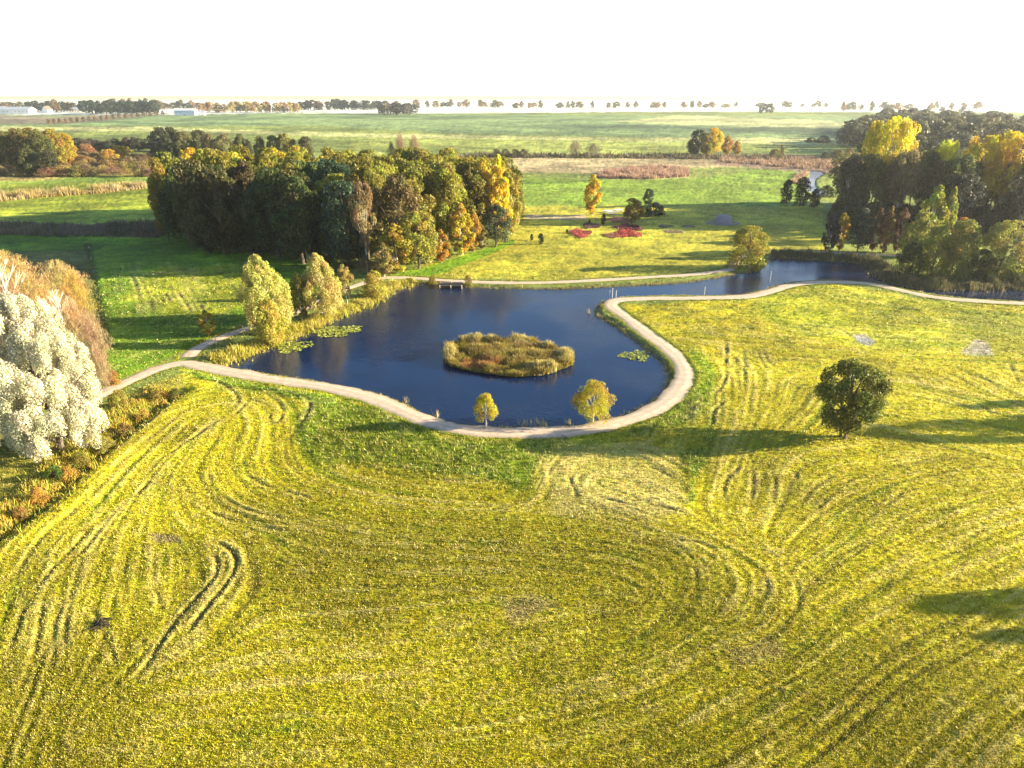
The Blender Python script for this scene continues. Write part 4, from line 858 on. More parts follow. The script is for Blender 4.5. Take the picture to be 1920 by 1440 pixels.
for r, (yb, hh) in enumerate(((306,20),(314,20),(322,19),(330,17))):
    for k in range(13):
        thp.append((-20 + k*25 + (12 if r % 2 else 0) + rr.uniform(-5,5), yb + rr.uniform(-2,2), hh+rr.uniform(-4,4), r, k))
rown = ['rear row','second row','third row','front row']
for px, b, hh, r, k in thp:
    if px > 292: continue
    if px < 140 and r == 0: continue
    c = pl_[rr.randrange(6)]
    plant_px('shrub' if rr.random() < .6 else 'bare', px, b, b-hh, rr.uniform(34,48), c, '%s bush in the %s of the left thicket, %s from the left edge' % (colour_word(c), rown[r], ORD[k]), cat='bush', group='bushes of the left thicket', name='thicket_bush')
HB = []
for k in range(16):
    px = 150 + k*11.5; HB.append((px, 283+rr.uniform(-2,2), 262+rr.uniform(-5,4), 24, rr.choice([(0.06,0.06,0.04),(0.09,0.07,0.05),(0.07,0.08,0.03),(0.12,0.09,0.06)]), 'dark hedge tree behind the yellow bushes, %s from the yellow oak' % ORD[k]))
multi('wood', HB, 'dark hedge trees behind the left thicket')
BW = [(310,303,240,50,(0.06,0.07,0.04)),(330,306,240,44,(0.09,0.10,0.04)),(352,306,247,46,(0.17,0.17,0.05)),(378,300,244,40,(0.10,0.10,0.04)),(400,306,252,46,(0.24,0.20,0.08)),(428,306,252,44,(0.22,0.19,0.08)),(457,312,252,26,(0.12,0.13,0.04)),(470,315,262,20,(0.10,0.09,0.04)),
 (492,312,256,26,(0.16,0.17,0.04)),(518,312,254,32,(0.11,0.12,0.03)),(540,312,251,42,(0.22,0.20,0.03)),(578,312,257,36,(0.13,0.11,0.05)),(735,300,264,16,(0.10,0.10,0.04)),(752,300,250,26,(0.38,0.26,0.16)),(778,301,253,28,(0.30,0.21,0.12))]
for k, (px, b, t, wd, c) in enumerate(BW): plant_px('wood' if k < 12 else 'bare', px, b, t, wd, c, '%s treetop rising behind the big wood, %s from its left end' % (colour_word(c), ORD[k]), group='trees rising behind the big wood')

# ---------------------------------------------------------------- far trees
for k in range(20):
    t = k/19; px = 92 + t*214 - 10*t*(1-t); b = 234 - 18*t**1.15; hh = 11 - 2.0*t
    far_px(px, b+rr.uniform(-.4,.4), b-hh, 8.5-1.5*t, rr.choice([(0.22,0.15,0.07),(0.26,0.17,0.08),(0.18,0.14,0.06)]), 'small round brown tree, %s from left in the slanting row' % ORD2(k), group='small trees in the slanting row')
# woods along the horizon
def horizon(px0, px1, step, base, top, wd, cols_, what, group, base_j=1.0):
    px = px0; k = 0; n = int((px1-px0)/step)+1
    while px < px1:
        if px0 > 780 and rr.random() < .16: px += step*rr.uniform(.4, 1.3); continue
        c = rr.choice(cols_); b = (base(px) if callable(base) else base) + rr.uniform(-base_j, base_j); tp = (top(px) if callable(top) else top)+rr.uniform(-2,4)
        far_px(px+rr.uniform(-.55,.55)*step, b, tp, wd*rr.uniform(.65,1.6), c, '%s %s tree, %s from left in the %s' % ('hazy' if px > 785 else 'distant', colour_word(c), ORD2(k), group), group=group); px += step; k += 1
DKF = [(0.04,0.06,0.03),(0.05,0.07,0.035),(0.07,0.07,0.04)]; AUT = [(0.22,0.14,0.06),(0.30,0.18,0.08),(0.14,0.12,0.05)]
horizon(-60, 60, 11, 207, 190, 18, AUT+DKF, 'dull autumn tree in the horizon wood around the white barn', 'horizon trees round the white barn')
horizon(60, 175, 10, 210, 189, 20, DKF+AUT[:1], 'dark horizon tree between the white barn and the white cottage', 'horizon trees between barn and cottage')
horizon(175, 300, 8, lambda x: 214, 190, 22, DKF, 'dark tree of the dense horizon wood right of the white cottage', 'dense dark horizon wood')
horizon(205, 305, 12, 206, 186, 22, AUT, 'orange tree top behind the dense dark horizon wood', 'orange trees behind the dark horizon wood')
horizon(308, 380, 11, 205, 189, 18, AUT+DKF, 'autumn horizon tree around the pale blue farm building', 'horizon trees round the blue building')
horizon(380, 560, 8.5, 211, 192, 17, [(0.42,0.30,0.13),(0.45,0.36,0.12),(0.36,0.22,0.12)], 'pale golden tree of the sunlit horizon wood right of the blue building', 'sunlit golden horizon wood')
horizon(560, 715, 9, 206, 188, 20, DKF+DKF+AUT[:1], 'dark blue green tree of the horizon wood left of the grey copse', 'dark blue horizon wood')
horizon(715, 780, 11, 215.5, 191, 26, [(0.16,0.14,0.12),(0.20,0.17,0.13),(0.13,0.13,0.11)], 'grey brown tree of the copse on the far meadow', 'grey copse on the far meadow', .6)
horizon(785, 960, 12, 201.5, 188, 15, AUT+[(0.2,0.17,0.08)]+DKF, 'hazy tree in the far row right of the grey copse', 'hazy far row right of the copse')
horizon(960, 1290, 14, 203, 190, 12, AUT+[(0.14,0.13,0.06)], 'hazy avenue tree at the top middle of the picture', 'hazy avenue trees')
horizon(1290, 1560, 17, 202, 190.5, 13, AUT+[(0.14,0.13,0.06)], 'hazy tree on the bright horizon left of the dark far wood', 'hazy trees on the bright horizon')
horizon(1580, 1830, 16, 207, 192, 15, AUT+[(0.12,0.12,0.06)], 'hazy tree above the dark far wood', 'hazy trees above the dark far wood', 3)
for px, b, t, wd, lb in ((1426,213,200,12,'low bush at the left of the little copse on the bright far meadow'),(1435,213,195,13,'middle tree of the little copse on the bright far meadow'),(1445,213,194,12,'right tree of the little copse on the bright far meadow')):
    far_px(px, b, t, wd, (0.12,0.11,0.07), lb, group='little copse on the bright far meadow')
# the nearest far trees with leaves to the right
for kk, (px, b, t, wd) in enumerate(((1586,207,196,11),(1660,209,198,10),(1765,212,200,12),(1803,212,201,14),(1740,210,200,9))):
    far_px(px, b, t, wd, (0.11,0.11,0.06), 'single rounded tree on the white far meadow behind the dark wood, %s of five' % ['first','second','fourth','last','third'][kk], group='single trees on the white far meadow')

for k in range(16):  # dark bushes added to cover sunlit ground between the trunks
    px = 1585 + k*24; plant_px('shrub', px, 428+k*.9+rr.uniform(-2,2), 404+rr.uniform(-4,3), 44, rr.choice([(0.05,0.055,0.02),(0.07,0.055,0.03),(0.04,0.05,0.02)]), 'dark undergrowth bush added to darken the foot of the right wood, %s from its left end' % ORD[k], cat='bush', group='undergrowth added to darken the right wood')

for k in range(14):  # second added row, stops low sun passing under the crowns
    px = 1600 + k*30; plant_px('shrub', px, 416+k*1.2+rr.uniform(-2,2), 384+rr.uniform(-4,5), 54, rr.choice([(0.07,0.07,0.03),(0.09,0.07,0.04),(0.06,0.07,0.03)]), 'tall dark undergrowth bush added to block sun inside the right wood, %s from its left end' % ORD[k], cat='bush', group='undergrowth added to darken the right wood')
# ---------------------------------------------------------------- buildings on the horizon
M_WHITEWALL = simple('white_wall', (0.78,0.77,0.74), .8, .06, .6); M_ROOFG = simple('grey_roof', (0.34,0.37,0.42), .6, .15, 1.5)
M_ROOFR = simple('brown_roof', (0.20,0.12,0.09), .8, .2, 1.5); M_GLASSD = simple('window_glass', (0.04,0.05,0.07), .15, .1, 1); M_BLUEW = simple('pale_blue_wall', (0.45,0.56,0.70), .5, .1, .8)
def house(px, pyb, L_, W_, hw, hr, rz, wall, roof, name, label, nwin, chim=True, door=True):
    x, y = map(float, G(px, pyb)); root = empty(name, (x, y, 0), rz); tag(root, label, 'building')
    mb = MB(); mb.box((0,0,hw/2-.3), (L_, W_, hw+.6)); 
    mb.add([(-L_/2,-W_/2,hw),(-L_/2,W_/2,hw),(-L_/2,0,hw+hr)], [(0,2,1)]); mb.add([(L_/2,-W_/2,hw),(L_/2,W_/2,hw),(L_/2,0,hw+hr)], [(0,1,2)])
    link('wall', mb.mesh('wall', wall), root)
    e = .5; mr_ = MB(); k = hr/(W_/2)
    for s in (1, -1):
        a = [(-L_/2-e, s*(W_/2+e), hw-k*e+.05), (L_/2+e, s*(W_/2+e), hw-k*e+.05), (L_/2+e, 0, hw+hr+.05), (-L_/2-e, 0, hw+hr+.05)]
        b_ = [(p0, p1, p2+.25) for p0, p1, p2 in a]
        mr_.add(a+b_, [(0,1,2,3),(4,7,6,5),(0,4,5,1),(1,5,6,2),(2,6,7,3),(3,7,4,0)])
    rf = link('roof', mr_.mesh('roof', roof), root)
    if chim:
        mc = MB(); mc.box((L_*.2, 0, hw+hr+.6), (.9,.9,2.0)); mc.box((L_*.2,0,hw+hr+1.65),(1.1,1.1,.15)); link('chimney', mc.mesh('chimney', M_ROOFR), rf)
    for i in range(nwin):
        xx = -L_/2 + L_*(i+.5)/nwin
        if door and i == nwin//2:
            md = MB(); md.box((xx,-W_/2-.05,1.05),(1.1,.12,2.1)); link('door', md.mesh('door', M_ROOFR), root); continue
        mf = MB(); mf.box((xx,-W_/2-.03,hw*.55),(1.5,.1,1.4)); f_ = link('window', mf.mesh('window', M_WHITEWALL), root)
        mg = MB(); mg.box((xx-.34,-W_/2-.1,hw*.55),(.6,.06,1.15)); mg.box((xx+.34,-W_/2-.1,hw*.55),(.6,.06,1.15)); link('pane', mg.mesh('pane', M_GLASSD), f_)
    return root
house(30, 213.5, 62, 24, 7.5, 4.5, .05, M_WHITEWALL, M_ROOFG, 'barn', 'long white barn with a pale grey roof at the top left', 9, False)
house(90, 211.5, 12, 13, 6, 6, 1.35, M_WHITEWALL, M_ROOFR, 'gabled_house', 'small white gabled house with a brown roof right of the barn', 3)
house(150, 210, 30, 10, 5, 4, .1, M_WHITEWALL, M_ROOFG, 'cottage', 'long low white cottage left of the dense dark horizon wood', 5)
house(350, 216, 34, 18, 8, 2.2, .08, M_BLUEW, M_WHITEWALL, 'farm_building', 'pale blue and white farm building behind the slanting tree row', 5, False)
house(376, 215.5, 16, 10, 4, 2.5, .08, M_WHITEWALL, M_ROOFG, 'shed', 'small white shed attached right of the pale blue building', 3, False)
house(1, 211, 22, 14, 6, 5, .3, simple('brick_wall',(0.40,0.24,0.18),.85,.2,1.), M_ROOFG, 'brick_house', 'brick house with a blue grey roof at the left edge', 3)

# ---------------------------------------------------------------- grass, reeds and tufts
def blades(xs, ys, zs, h, wdt, col, n, spread_, seed, name, label, lean=.35, cat='grass', kind='stuff', tip=.2, parent=None):
    """clumps of n tapering blades"""
    rg = np.random.default_rng(seed); m = len(xs); spread_ = np.broadcast_to(np.asarray(spread_, float), (m,)); zs = np.broadcast_to(zs, (m,)); wdt = np.broadcast_to(wdt, (m,))
    X_ = np.repeat(xs, n) + rg.normal(size=m*n)*np.repeat(spread_, n); Y_ = np.repeat(ys, n) + rg.normal(size=m*n)*np.repeat(spread_, n); Z_ = np.repeat(zs, n)
    hh = np.repeat(h, n)*(.55+.75*rg.random(m*n)); ww = np.repeat(wdt, n)*(.6+.8*rg.random(m*n))
    a = rg.random(m*n)*2*pi; cx_, sx_ = np.cos(a)*ww, np.sin(a)*ww
    la = rg.random(m*n)*2*pi; le = hh*lean*rg.random(m*n)*1.6; dx, dy = np.cos(la)*le, np.sin(la)*le
    b0 = np.stack([X_-cx_, Y_-sx_, Z_-.03], 1); b1 = np.stack([X_+cx_, Y_+sx_, Z_-.03], 1)
    t1 = np.stack([X_+dx+cx_*tip, Y_+dy+sx_*tip, Z_+hh], 1); t0 = np.stack([X_+dx-cx_*tip, Y_+dy-sx_*tip, Z_+hh], 1)
    Vb = np.stack([b0,b1,t1,t0], 1).reshape(-1,3); k = m*n
    cc = np.repeat(np.concatenate([col, np.ones((m,1))], 1), n, 0)
    me = mesh_np(name, Vb, np.arange(k*4).reshape(k,4), M_GRASSBLADE, {'Col': ('FLOAT_COLOR','FACE', cc), 'tint': ('FLOAT','FACE', rg.random(k)), 'clump': ('FLOAT','FACE', rg.random(k))})
    o = link(name, me, parent); 
    return tag(o, label, cat, None, kind)
zg = ground_z
COLG = COLR.reshape(nr, NS, 3)
def gcol(x, y):
    r = np.clip(np.searchsorted(rowY, y), 0, nr-1); w_ = (np.maximum(rowY[r],0)+38)*1.12; i = np.clip(((x/w_+1)/2*(NS-1)).astype(int), 0, NS-1); return COLG[r, i]
def glush(x, y):
    r = np.clip(np.searchsorted(rowY, y), 0, nr-1); w_ = (np.maximum(rowY[r],0)+38)*1.12; i = np.clip(((x/w_+1)/2*(NS-1)).astype(int), 0, NS-1)
    return LUSH.reshape(nr,NS)[r,i], dPath.reshape(nr,NS)[r,i], dW.reshape(nr,NS)[r,i], RUT.reshape(nr,NS)[r,i]
# stubble of the mown meadow
n = 270000
qx = rng.uniform(-260, 2180, n); qy = 500 + 960*rng.random(n)**0.85
gx, gy = G(qx, qy); lu, dp, dw_, ru = glush(gx, gy)
k = (dp > 1.7) & (dw_ > .5) & (gy > 22) & (rng.random(n) > np.clip(ru,0,1)*.9); gx, gy, lu = gx[k], gy[k], lu[k]
cc = gcol(gx, gy)*(0.75+.55*rng.random((len(gx),1))); st = rng.random(len(gx)) < .2; cc[st] = cc[st]*.3 + C_STRAW*.8
hh = (.035 + .06*rng.random(len(gx)))*(1+1.8*lu)*(1+gy/80); blades(gx, gy, zg(gx, gy), hh, .012+gy*.0005, np.clip(cc,0,.8), 3, .07+gy*.0006, 5, 'mown_grass', 'short yellow green stubble over the mown meadow', .9)
# tall grass along banks and path sides
def along(line, off, jit, step, rg):
    t = np.gradient(line, axis=0); t /= np.linalg.norm(t, axis=1)[:,None]+1e-9; n_ = np.stack([-t[:,1], t[:,0]], 1)
    d = np.linalg.norm(np.diff(line, axis=0), axis=1).sum(); m = int(d/step); i = rg.integers(0, len(line)-1, m); f = rg.random(m)[:,None]
    q = line[i]*(1-f)+line[i+1]*f; o = (off + rg.normal(size=m)*jit)[:,None]; q = q + n_[i]*o; return q[:,0], q[:,1]
rg = np.random.default_rng(77)
def strip(line, off, jit, step, h, cols_, name, label, lean=.3, wdt=.03, n=4, cat='grass'):
    x, y = along(line, off, jit, step, rg); lu, dp, dw_, ru = glush(x, y); k = (dp > 1.12)
    x, y = x[k], y[k]; c = np.array(cols_)[rg.integers(0, len(cols_), len(x))]
    blades(x, y, np.maximum(zg(x, y), WL-.05), h*(.35+1.1*vnoise(x, y, 1.4, 6)**1.5)*(.7+.6*rg.random(len(x))), np.full(len(x), wdt), c, n, .1, 9, name, label, lean, cat)
strip(PATH_MAIN, 1.55, .2, .03, .14, [C_GREEN, C_MOWN, C_STRAW*.8, C_LUSH], 'path_verge_grass', 'ragged grass on the pond side of the sandy path')
strip(PATH_MAIN, -1.55, .22, .03, .15, [C_GREEN, C_MOWN, C_LUSH], 'path_verge_grass', 'ragged grass on the meadow side of the sandy path')
strip(PATH_BRANCH, 1.5, .2, .06, .2, [C_GREEN, C_MOWN, C_YEL], 'path_verge_grass', 'grass along the outer edge of the branch path')
strip(PATH_BRANCH, -1.5, .2, .06, .2, [C_GREEN, C_MOWN, C_YEL], 'path_verge_grass', 'grass along the pond side of the branch path')
# shore sedge: taller on the left bank and on the far right bank
NB_ = smooth(gl([(405,680),(440,668),(495,647),(545,626),(590,606),(640,586),(677,572),(707,555),(743,536),(780,527)]), False, 1)
strip(NB_, .6, 1.0, .010, .7, [(0.48,0.38,0.06),(0.38,0.36,0.03),(0.52,0.42,0.13),(0.26,0.28,0.02)], 'shore_sedge', 'tall yellowish sedge along the left bank of the pond', .35, .05, 4)
strip(POND, 0.0, .25, .05, .25, [(0.38,0.33,0.09),(0.44,0.37,0.17),(0.22,0.24,0.03)], 'shore_grass', 'low fringe of grass round the water line', .4, .035, 3)
FB_ = smooth(gl([(1447,478),(1513,480),(1563,484),(1613,487),(1640,494),(1655,510),(1673,522),(1707,532),(1753,536),(1813,536),(1920,534),(2030,536)]), False, 1)
strip(FB_, .3, 1.1, .010, 1.1, [(0.15,0.13,0.06),(0.12,0.13,0.04),(0.22,0.18,0.09)], 'bank_reeds', 'dull brown reeds in front of the right bank thicket', .2, .06, 4)
strip(DITCH_L, 1.6, 1.3, .012, .55, [(0.50,0.32,0.05),(0.40,0.36,0.04),(0.46,0.38,0.08),(0.24,0.27,0.03)], 'ditch_weeds', 'rank autumn weeds on the bank of the left ditch', .45, .05, 4)
strip(DITCH_M, 0, .5, .15, .35, [(0.2,0.17,0.06),(0.14,0.2,0.03)], 'ditch_weeds', 'dark weeds along the straight meadow ditch', .3, .05, 4)
def reed_patch(poly_px, dens, h, cols_, name, label, lean=.2, wdt=.05, n=4, seed=1):
    poly = gl(poly_px); r2 = np.random.default_rng(seed); x0, y0 = poly.min(0); x1, y1 = poly.max(0); m = int((x1-x0)*(y1-y0)*dens)
    x = r2.uniform(x0, x1, m); y = r2.uniform(y0, y1, m); _, ins = seg_dist(x, y, poly, True); x, y = x[ins], y[ins]
    nz = fbm(x, y, 6, seed, 3); ci = np.clip((nz-.25)/.5*len(cols_), 0, len(cols_)-1).astype(int); c = np.array(cols_)[ci]
    blades(x, y, zg(x, y), h*(.5+.9*sst(vnoise(x, y, 3.0, seed), .2, .8))*(.8+.4*r2.random(len(x))), np.full(len(x), wdt), c, n, .2, seed, name, label, lean)
reed_patch([(0,371),(100,363),(200,356),(290,347),(292,352),(200,362),(100,369),(0,378),(-80,384),(-80,377)], 4, 1.8, [(0.42,0.32,0.16),(0.36,0.27,0.10)], 'reed_belt', 'tan reed belt crossing the left meadow', seed=2, wdt=.09)
reed_patch([(-100,420),(0,420),(160,424),(290,418),(310,430),(300,446),(160,444),(0,442),(-100,444)], 3, 1.1, [(0.24,0.18,0.13),(0.17,0.15,0.08)], 'reed_belt', 'brownish reed strip lying in the shade left of the big wood', seed=3, wdt=.1)
reed_patch([(1118,330),(1135,322),(1180,316),(1250,314),(1292,318),(1290,331),(1220,336),(1130,335)], 3, 1.3, [(0.36,0.22,0.16),(0.42,0.28,0.19)], 'reddish_scrub', 'patch of pinkish brown scrub on the far meadow', seed=4, wdt=.12)
reed_patch([(850,296),(900,296),(1300,298),(1560,303),(1565,297),(1300,291),(1080,291),(880,290)], .5, 1.5, [(0.10,0.08,0.05),(0.15,0.12,0.06)], 'ditch_hedge', 'dark weedy ditch line across the far meadow', seed=5, wdt=.2)
reed_patch([(1350,293),(1560,300),(1572,318),(1500,316),(1350,303)], .9, 1.3, [(0.36,0.24,0.16),(0.28,0.18,0.11)], 'reddish_reeds', 'reddish reed strip left of the right-hand wood', seed=6, wdt=.15)
reed_patch([(1478,342),(1495,328),(1518,322),(1512,330),(1503,340),(1500,346)], 3, 1.0, [(0.42,0.30,0.18),(0.36,0.22,0.15)], 'brook_reeds', 'pale reeds on the bank of the bright brook', seed=7, wdt=.12)
# island: rim of tall pale reeds, low brown herbs inside
r3 = np.random.default_rng(31)
isl = empty('island', (float(ISL[:,0].mean()), float(ISL[:,1].mean()), 0)); tag(isl, 'reed fringed island with brown herbs in the middle of the pond', 'island')
bpy.context.view_layer.update()
ic = np.array([isl.location.x, isl.location.y])
m_ = 40000; x = r3.uniform(ISL[:,0].min()-.5, ISL[:,0].max()+.5, m_); y = r3.uniform(ISL[:,1].min()-.5, ISL[:,1].max()+.5, m_); d = sdf(x, y, ISL)
k = d < .25; x, y, d = x[k], y[k], d[k]
PXi, PYi = P(x, y)
def near_px(a, b, ra, rb): return np.exp(-(((PXi-a)/ra)**2 + ((PYi-b)/rb)**2))
tall = np.clip(near_px(893,639,36,5) + near_px(970,642,22,5) + near_px(843,666,12,12) + near_px(1054,672,22,9) + near_px(1012,692,34,5) + .6*near_px(1020,652,25,3), 0, 1)
rim = sst(d, -1.6, -.3)
hum = vnoise(x, y, 1.1, 3); h_ = .2 + .7*hum**1.6 + .55*sst(-d, 1.0, 5.0) + tall*1.0*(.45+.9*vnoise(x, y, .8, 8)) + .2*rim*vnoise(x, y, .7, 5)
rd = near_px(900,683,45,9); c = np.where((tall > .35)[:,None], np.array([[0.50,0.42,0.15]])*(.55+.8*r3.random((len(x),1))), np.array([[0.29,0.21,0.06]]))
mixn = (.6*vnoise(x, y, 1.1, 4)+.4*r3.random(len(x)))[:,None]; c = np.where((tall <= .35)[:,None]*(mixn > .55), np.array([[0.36,0.30,0.05]]), c); c = np.where((tall <= .35)[:,None]*(mixn < .3), np.array([[0.22,0.15,0.06]]), c)
c = c*(.5+.9*r3.random((len(x),1))); c = np.where((rd > .45)[:,None]*(tall <= .4)[:,None], np.array([[0.42,0.22,0.07]]), c)
tl = tall > .35
o1 = blades(x[tl]-ic[0], y[tl]-ic[1], np.full(tl.sum(), -.3), h_[tl], np.full(tl.sum(), .04), c[tl], 4, .09, 6, 'reeds', None, .22, None, None, parent=isl)
o2 = blades(x[~tl]-ic[0], y[~tl]-ic[1], np.full((~tl).sum(), -.25), h_[~tl], np.full((~tl).sum(), .045), c[~tl], 4, .12, 7, 'herbs', None, .5, None, None, parent=isl)
o1['kind'] = 'stuff'; o2['kind'] = 'stuff'
# lily pads
M_PAD = simple('lily_pad', (0.26,0.28,0.05), .35, .6, 1.7)
def lilies(cx_, cy_, ra, rb, n, label, rot=0):
    r4 = np.random.default_rng(int(cx_)); mb = MB()
    for _ in range(n):
        a = r4.random()*2*pi; q = r4.random()**.62*(1+.22*sin(a*3+cx_)+.12*sin(a*7)); u = cos(a)*q*ra; v = sin(a)*q*rb
        if vnoise(np.array([u*.3+50]), np.array([v+50]), 1.3)[0] < .26: continue
        X_, Y_ = G(cx_+u, cy_+v+rot*u, WL); X_ += r4.normal()*.05; r_ = r4.uniform(.10,.24); z_ = WL + .012 + r4.random()*.03
        tx, ty = r4.normal()*.45, r4.normal()*.35; st_ = r4.random()*6
        ring = [(float(X_)+r_*cos(st_+t), float(Y_)+r_*sin(st_+t), z_+.5*r_*(tx*cos(st_+t)+ty*sin(st_+t))+.02) for t in np.linspace(.25, 6.0, 9)]
        mb.add([(float(X_), float(Y_), z_)]+ring, [(0,i,i+1) for i in range(1,9)])
    tag(link('lily_pads', mb.mesh('lily_pads', M_PAD)), label, 'lily pads', 'patches of lily pads', 'stuff')
lilies(625, 621, 50, 10, 1300, 'large patch of lily pads near the left bank', -.03)
lilies(549, 650, 34, 10, 700, 'smaller patch of lily pads close to the left bank', -.08)
lilies(1192, 667, 27, 9, 560, 'oval patch of lily pads near the right shore of the pond')

# ---------------------------------------------------------------- jetty, tables, heather, mound, posts
M_WOOD = simple('weathered_wood', (0.09,0.07,0.06), .8, .3, 5, .01); M_WOODP = simple('pale_wood', (0.50,0.42,0.30), .8, .2, 5)
x0, y0 = map(float, G(824, 533)); x1, y1 = map(float, G(868, 534))
j = empty('jetty', ((x0+x1)/2, (y0+y1)/2-.3, 0), .02); tag(j, 'dark wooden jetty at the far shore between two thin bushes', 'jetty')
wj = x1-x0; mb = MB()
for i in range(22): mb.box((-wj/2+wj*(i+.5)/22, .2, .14), (wj/22*.9, 2.9, .06))
link('deck', mb.mesh('deck', M_WOOD), j)
mb = MB()
for yy in (-1.1, 1.4): mb.box((0, yy, .02), (wj, .14, .16))
link('beam', mb.mesh('beam', M_WOOD), j)
for xx in (-wj/2+.2, 0, wj/2-.2):
    for yy in (-1.28, 1.2):
        mb = MB(); mb.tube([(xx,yy,-1.6),(xx,yy,.3)], [.1,.1], 8); link('post', mb.mesh('post', M_WOODP), j)
def picnic(px, pyb, rz, label):
    x, y = map(float, G(px, pyb)); t = empty('picnic_table', (x, y, 0), rz); tag(t, label, 'table', 'white picnic tables on the lawn')
    mb = MB(); mb.box((0,0,.78), (2.9,1.5,.08)); 
    link('tabletop', mb.mesh('tabletop', M_WHITEWALL), t)
    for s in (1,-1):
        mb = MB(); mb.box((0, s*1.2, .45), (2.9,.55,.07)); link('bench_seat', mb.mesh('bench_seat', M_WHITEWALL), t)
        mb = MB(); mb.box((s*.9,0,.37), (.1,2.3,.08)); mb.box((s*.9,.35,.36), (.1,.1,.74)); mb.box((s*.9,-.35,.36), (.1,.1,.74)); mb.box((s*.9,1.05,.2),(.1,.1,.42)); mb.box((s*.9,-1.05,.2),(.1,.1,.42)); link('frame', mb.mesh('frame', M_WOODP), t)
picnic(1140, 399, .2, 'white picnic table, left of the two near the slim yellow tree'); picnic(1148, 402, -.2, 'white picnic table nearest the columnar conifer'); picnic(1159, 397, .1, 'white picnic table beside the round olive tree')
def heather(cx_, cy_, ra, rb, col, h, label, seed):
    X0, Y0 = map(float, G(cx_, cy_)); r5 = np.random.default_rng(seed); dp_ = float(depth(Y0)); A = ra*dp_/F; B = abs(float(G(cx_, cy_-rb)[1]) - Y0)
    n = int(A*B*10)+120; a = r5.random(n)*2*pi; q = np.sqrt(r5.random(n))*(1+.18*np.sin(a*3+seed)+.1*np.sin(a*5)); x = X0+np.cos(a)*q*A; y = Y0+np.sin(a)*q*B
    c = np.array(col)[None]*(.6+.8*vnoise(x, y, 1.6, seed))[:,None]
    o = blades(x, y, zg(x, y), np.full(n, h), np.full(n, .09), c, 6, .16, seed, 'heather_bed', label, .5, 'flower bed', None); return o
heather(1088, 438, 18, 7, (0.42,0.08,0.08), .4, 'crimson red heather bed, brightest on the lawn', 1)
heather(1108, 424, 15, 5, (0.17,0.09,0.11), .4, 'dull purple heather bed under the columnar conifer', 2)
heather(1176, 438, 24, 7, (0.42,0.06,0.06), .4, 'wide dark red heather bed right of the crimson one', 3)
heather(1178, 427, 24, 5, (0.17,0.04,0.06), .5, 'dark maroon heather bed behind the wide red one', 4)
heather(1160, 413, 22, 5, (0.42,0.22,0.17), .4, 'pinkish heather bed in front of the round olive tree', 5)
heather(1147, 442, 14, 4, (0.30,0.14,0.10), .3, 'brown heather bed left of the wide red one', 6)
heather(1262, 435, 20, 3, (0.25,0.20,0.14), .25, 'flat brown bed on the lawn right of the heather', 8)
heather(1248, 424, 14, 2.2, (0.30,0.26,0.2), .2, 'thin pale bed with a dark middle on the shaded lawn', 9)
heather(1290, 425, 12, 2.2, (0.30,0.26,0.2), .2, 'thin pale bed right of the other on the shaded lawn', 10)
# grey stone mound
x, y = map(float, G(1355, 419)); mb = MB(); rg6 = random.Random(3)
R0 = 2.6; rings = []
for i in range(8):
    t = i/7; z_ = 2.6*math.sin(t*pi/2)**.9; r_ = R0*math.cos(t*pi/2)**.55 if i < 7 else .05
    rings.append([(r_*cos(a)*(1+rg6.uniform(-.06,.06)), r_*sin(a)*(1+rg6.uniform(-.06,.06)), z_) for a in [2*pi*k/20 for k in range(20)]])
vs = [q for r in rings for q in r]; fs = [(i*20+k, i*20+(k+1)%20, (i+1)*20+(k+1)%20, (i+1)*20+k) for i in range(7) for k in range(20)]
mb.add(vs, fs); bl = empty('stone_mound', (x, y, 0)); tag(bl, 'grey dome shaped stone mound on a low ring on the shaded lawn', 'mound')
M_STONE = simple('grey_stone', (0.25,0.23,0.26), .9, .35, 2.5, .08)
link('dome', mb.mesh('dome', M_STONE), bl)
mb = MB()
for k in range(34):
    a = 2*pi*k/34; mb.box((4.6*cos(a), 3.2*sin(a), .12), (.9,.6,.32), a, 0, .75)
link('stone_ring', mb.mesh('stone_ring', M_STONE), bl)
# fence posts and small stakes
M_STAKE = simple('pale_stake', (0.62,0.58,0.48), .8, .15, 4)
def stake(px, pyb, h, label, r=.06, grp=None):
    x, y = map(float, G(px, pyb)); mb = MB(); mb.tube([(0,0,-.6),(0,.01,h*.5),(.02,.0,h-.04),(.02,0,h)], [r,r,r,r*.4], 7); o = link('stake', mb.mesh('stake', M_STAKE)); o.location = (x, y, 0 if h < 3 else 0); tag(o, label, 'post', grp)
for px, py, h, lb in ((457,628,1.6,'pale stake on the grass beside the branch path'),(406,648,1.5,'pale stake in the grass left of the branch path'),(1443,531,2.6,'thin dark pole standing in the channel by the willow'),(1321,549,1.2,'short thin pole standing in the channel'),
  (1143,556,1.2,'left pale stake on the point where the path turns'),(1148,554,1.5,'middle pale stake on the point where the path turns'),(1155,556,1.2,'right pale stake on the point where the path turns'),(640,572,1.5,'pale stake beside the small yellow tree on the left bank'),(652,575,1.2,'short pale stake near the sedge of the left bank')):
    stake(px, py, h, lb)
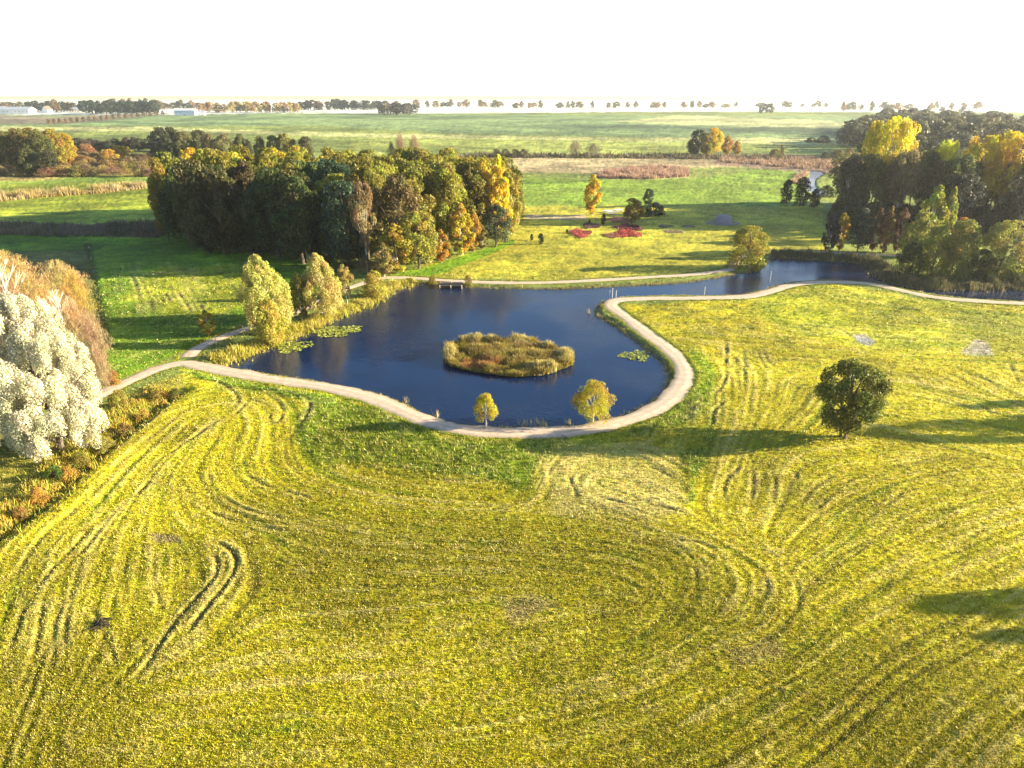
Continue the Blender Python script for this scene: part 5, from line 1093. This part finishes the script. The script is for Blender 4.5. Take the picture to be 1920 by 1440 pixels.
# pale dead stalks in the shallow water by the front path
for k, (px, py) in enumerate(((761,747),(818,775),(981,792),(996,792),(1015,790),(1020,792),(1119,590),(1105,583),(1070,789))):
    xx, yy = G(px, py); r7 = np.random.default_rng(k)
    blades(np.full(7, float(xx))+r7.normal(size=7)*.25, np.full(7, float(yy))+r7.normal(size=7)*.2, np.full(7, WL), np.full(7,.75), np.full(7,.03), np.tile([[0.5,0.42,0.2]], (7,1)), 3, .08, k, 'dead_stalks', 'thin dead stalks in the shallow water, %s' % ['leftmost on the front shore','second from left on the front shore','left of the middle between the cypresses','middle left between the cypresses','middle right between the cypresses','right of the middle between the cypresses','by the right bank bend','just above those at the right bank bend','beside the larger cypress'][k], .35, 'plant', None)['group'] = 'dead stalks in the shallows'
# rough weed bushes along the left ditch and around the willow foot
for i, (px, b, t, wd, c, lb) in enumerate([(300,748,728,44,(0.34,0.24,0.05),'yellow brown weed clump at the upper end of the left ditch'),(330,742,724,34,(0.16,0.16,0.03),'green brown weed clump where the left ditch begins'),(268,782,762,30,(0.46,0.30,0.06),'orange weed clump on the left ditch bank'),
   (235,812,788,40,(0.24,0.18,0.05),'brown weed clump below the orange one on the ditch bank'),(150,872,845,44,(0.22,0.20,0.03),'green weed clump at the foot of the silver willow'),(130,895,868,40,(0.46,0.30,0.05),'orange weed clump right of the silver willow foot'),
   (75,940,910,36,(0.48,0.27,0.05),'rust orange weed clump on the ditch bank at the lower left'),(40,968,944,36,(0.34,0.22,0.05),'brown orange weed clump at the lower left'),(200,842,815,50,(0.34,0.30,0.07),'straw coloured weed clump along the left ditch'),(105,900,875,44,(0.09,0.15,0.02),'bright green weed clump by the willow trunk'),(225,765,735,40,(0.34,0.28,0.05),'yellow weed clump beside the path end at the willow'),(215,720,695,30,(0.42,0.24,0.06),'orange weed clump above the path at the willow')]):
    plant_px('shrub', px, b, t, wd, c, lb, cat='weeds', group='weed clumps along the left ditch', name='weed_clump')
# dark brushwood heap lying on the meadow, lower left
x, y = map(float, G(192, 1172)); mb = MB(); rg8 = random.Random(8)
for k in range(26):
    a = rg8.random()*6.28; l = rg8.uniform(.3,.75); cx0, cy0 = rg8.gauss(0,.25), rg8.gauss(0,.2); z_ = rg8.uniform(.03,.22)
    mb.tube([(cx0-cos(a)*l, cy0-sin(a)*l, z_), (cx0, cy0, z_+.06), (cx0+cos(a)*l, cy0+sin(a)*l, z_+rg8.uniform(-.02,.15))], [.03,.035,.012], 5)
o = link('brushwood', mb.mesh('brushwood', simple('dark_twigs',(0.05,0.04,0.025),.9,.3,5))); o.location = (x, y, float(zg(x,y)[0])); tag(o, 'small dark heap of brushwood on the mown meadow, lower left', 'brushwood')

# ---------------------------------------------------------------- air
m = bpy.data.materials.new('haze'); m.use_nodes = True; N = m.node_tree.nodes; L = m.node_tree.links
N.remove(N['Principled BSDF']); pv = N.new('ShaderNodeVolumePrincipled'); pv.inputs['Color'].default_value = (0.93,0.95,1.0,1); pv.inputs['Density'].default_value = HAZE; pv.inputs['Anisotropy'].default_value = 0.5
L.new(pv.outputs[0], N['Material Output'].inputs['Volume'])
mb = MB(); mb.box((0, 5600, 18.5), (26000, 11700, 43)); o = link('haze', mb.mesh('haze', m)); tag(o, kind='stuff')
tag(o, 'thin bright haze over the whole plain', 'haze')
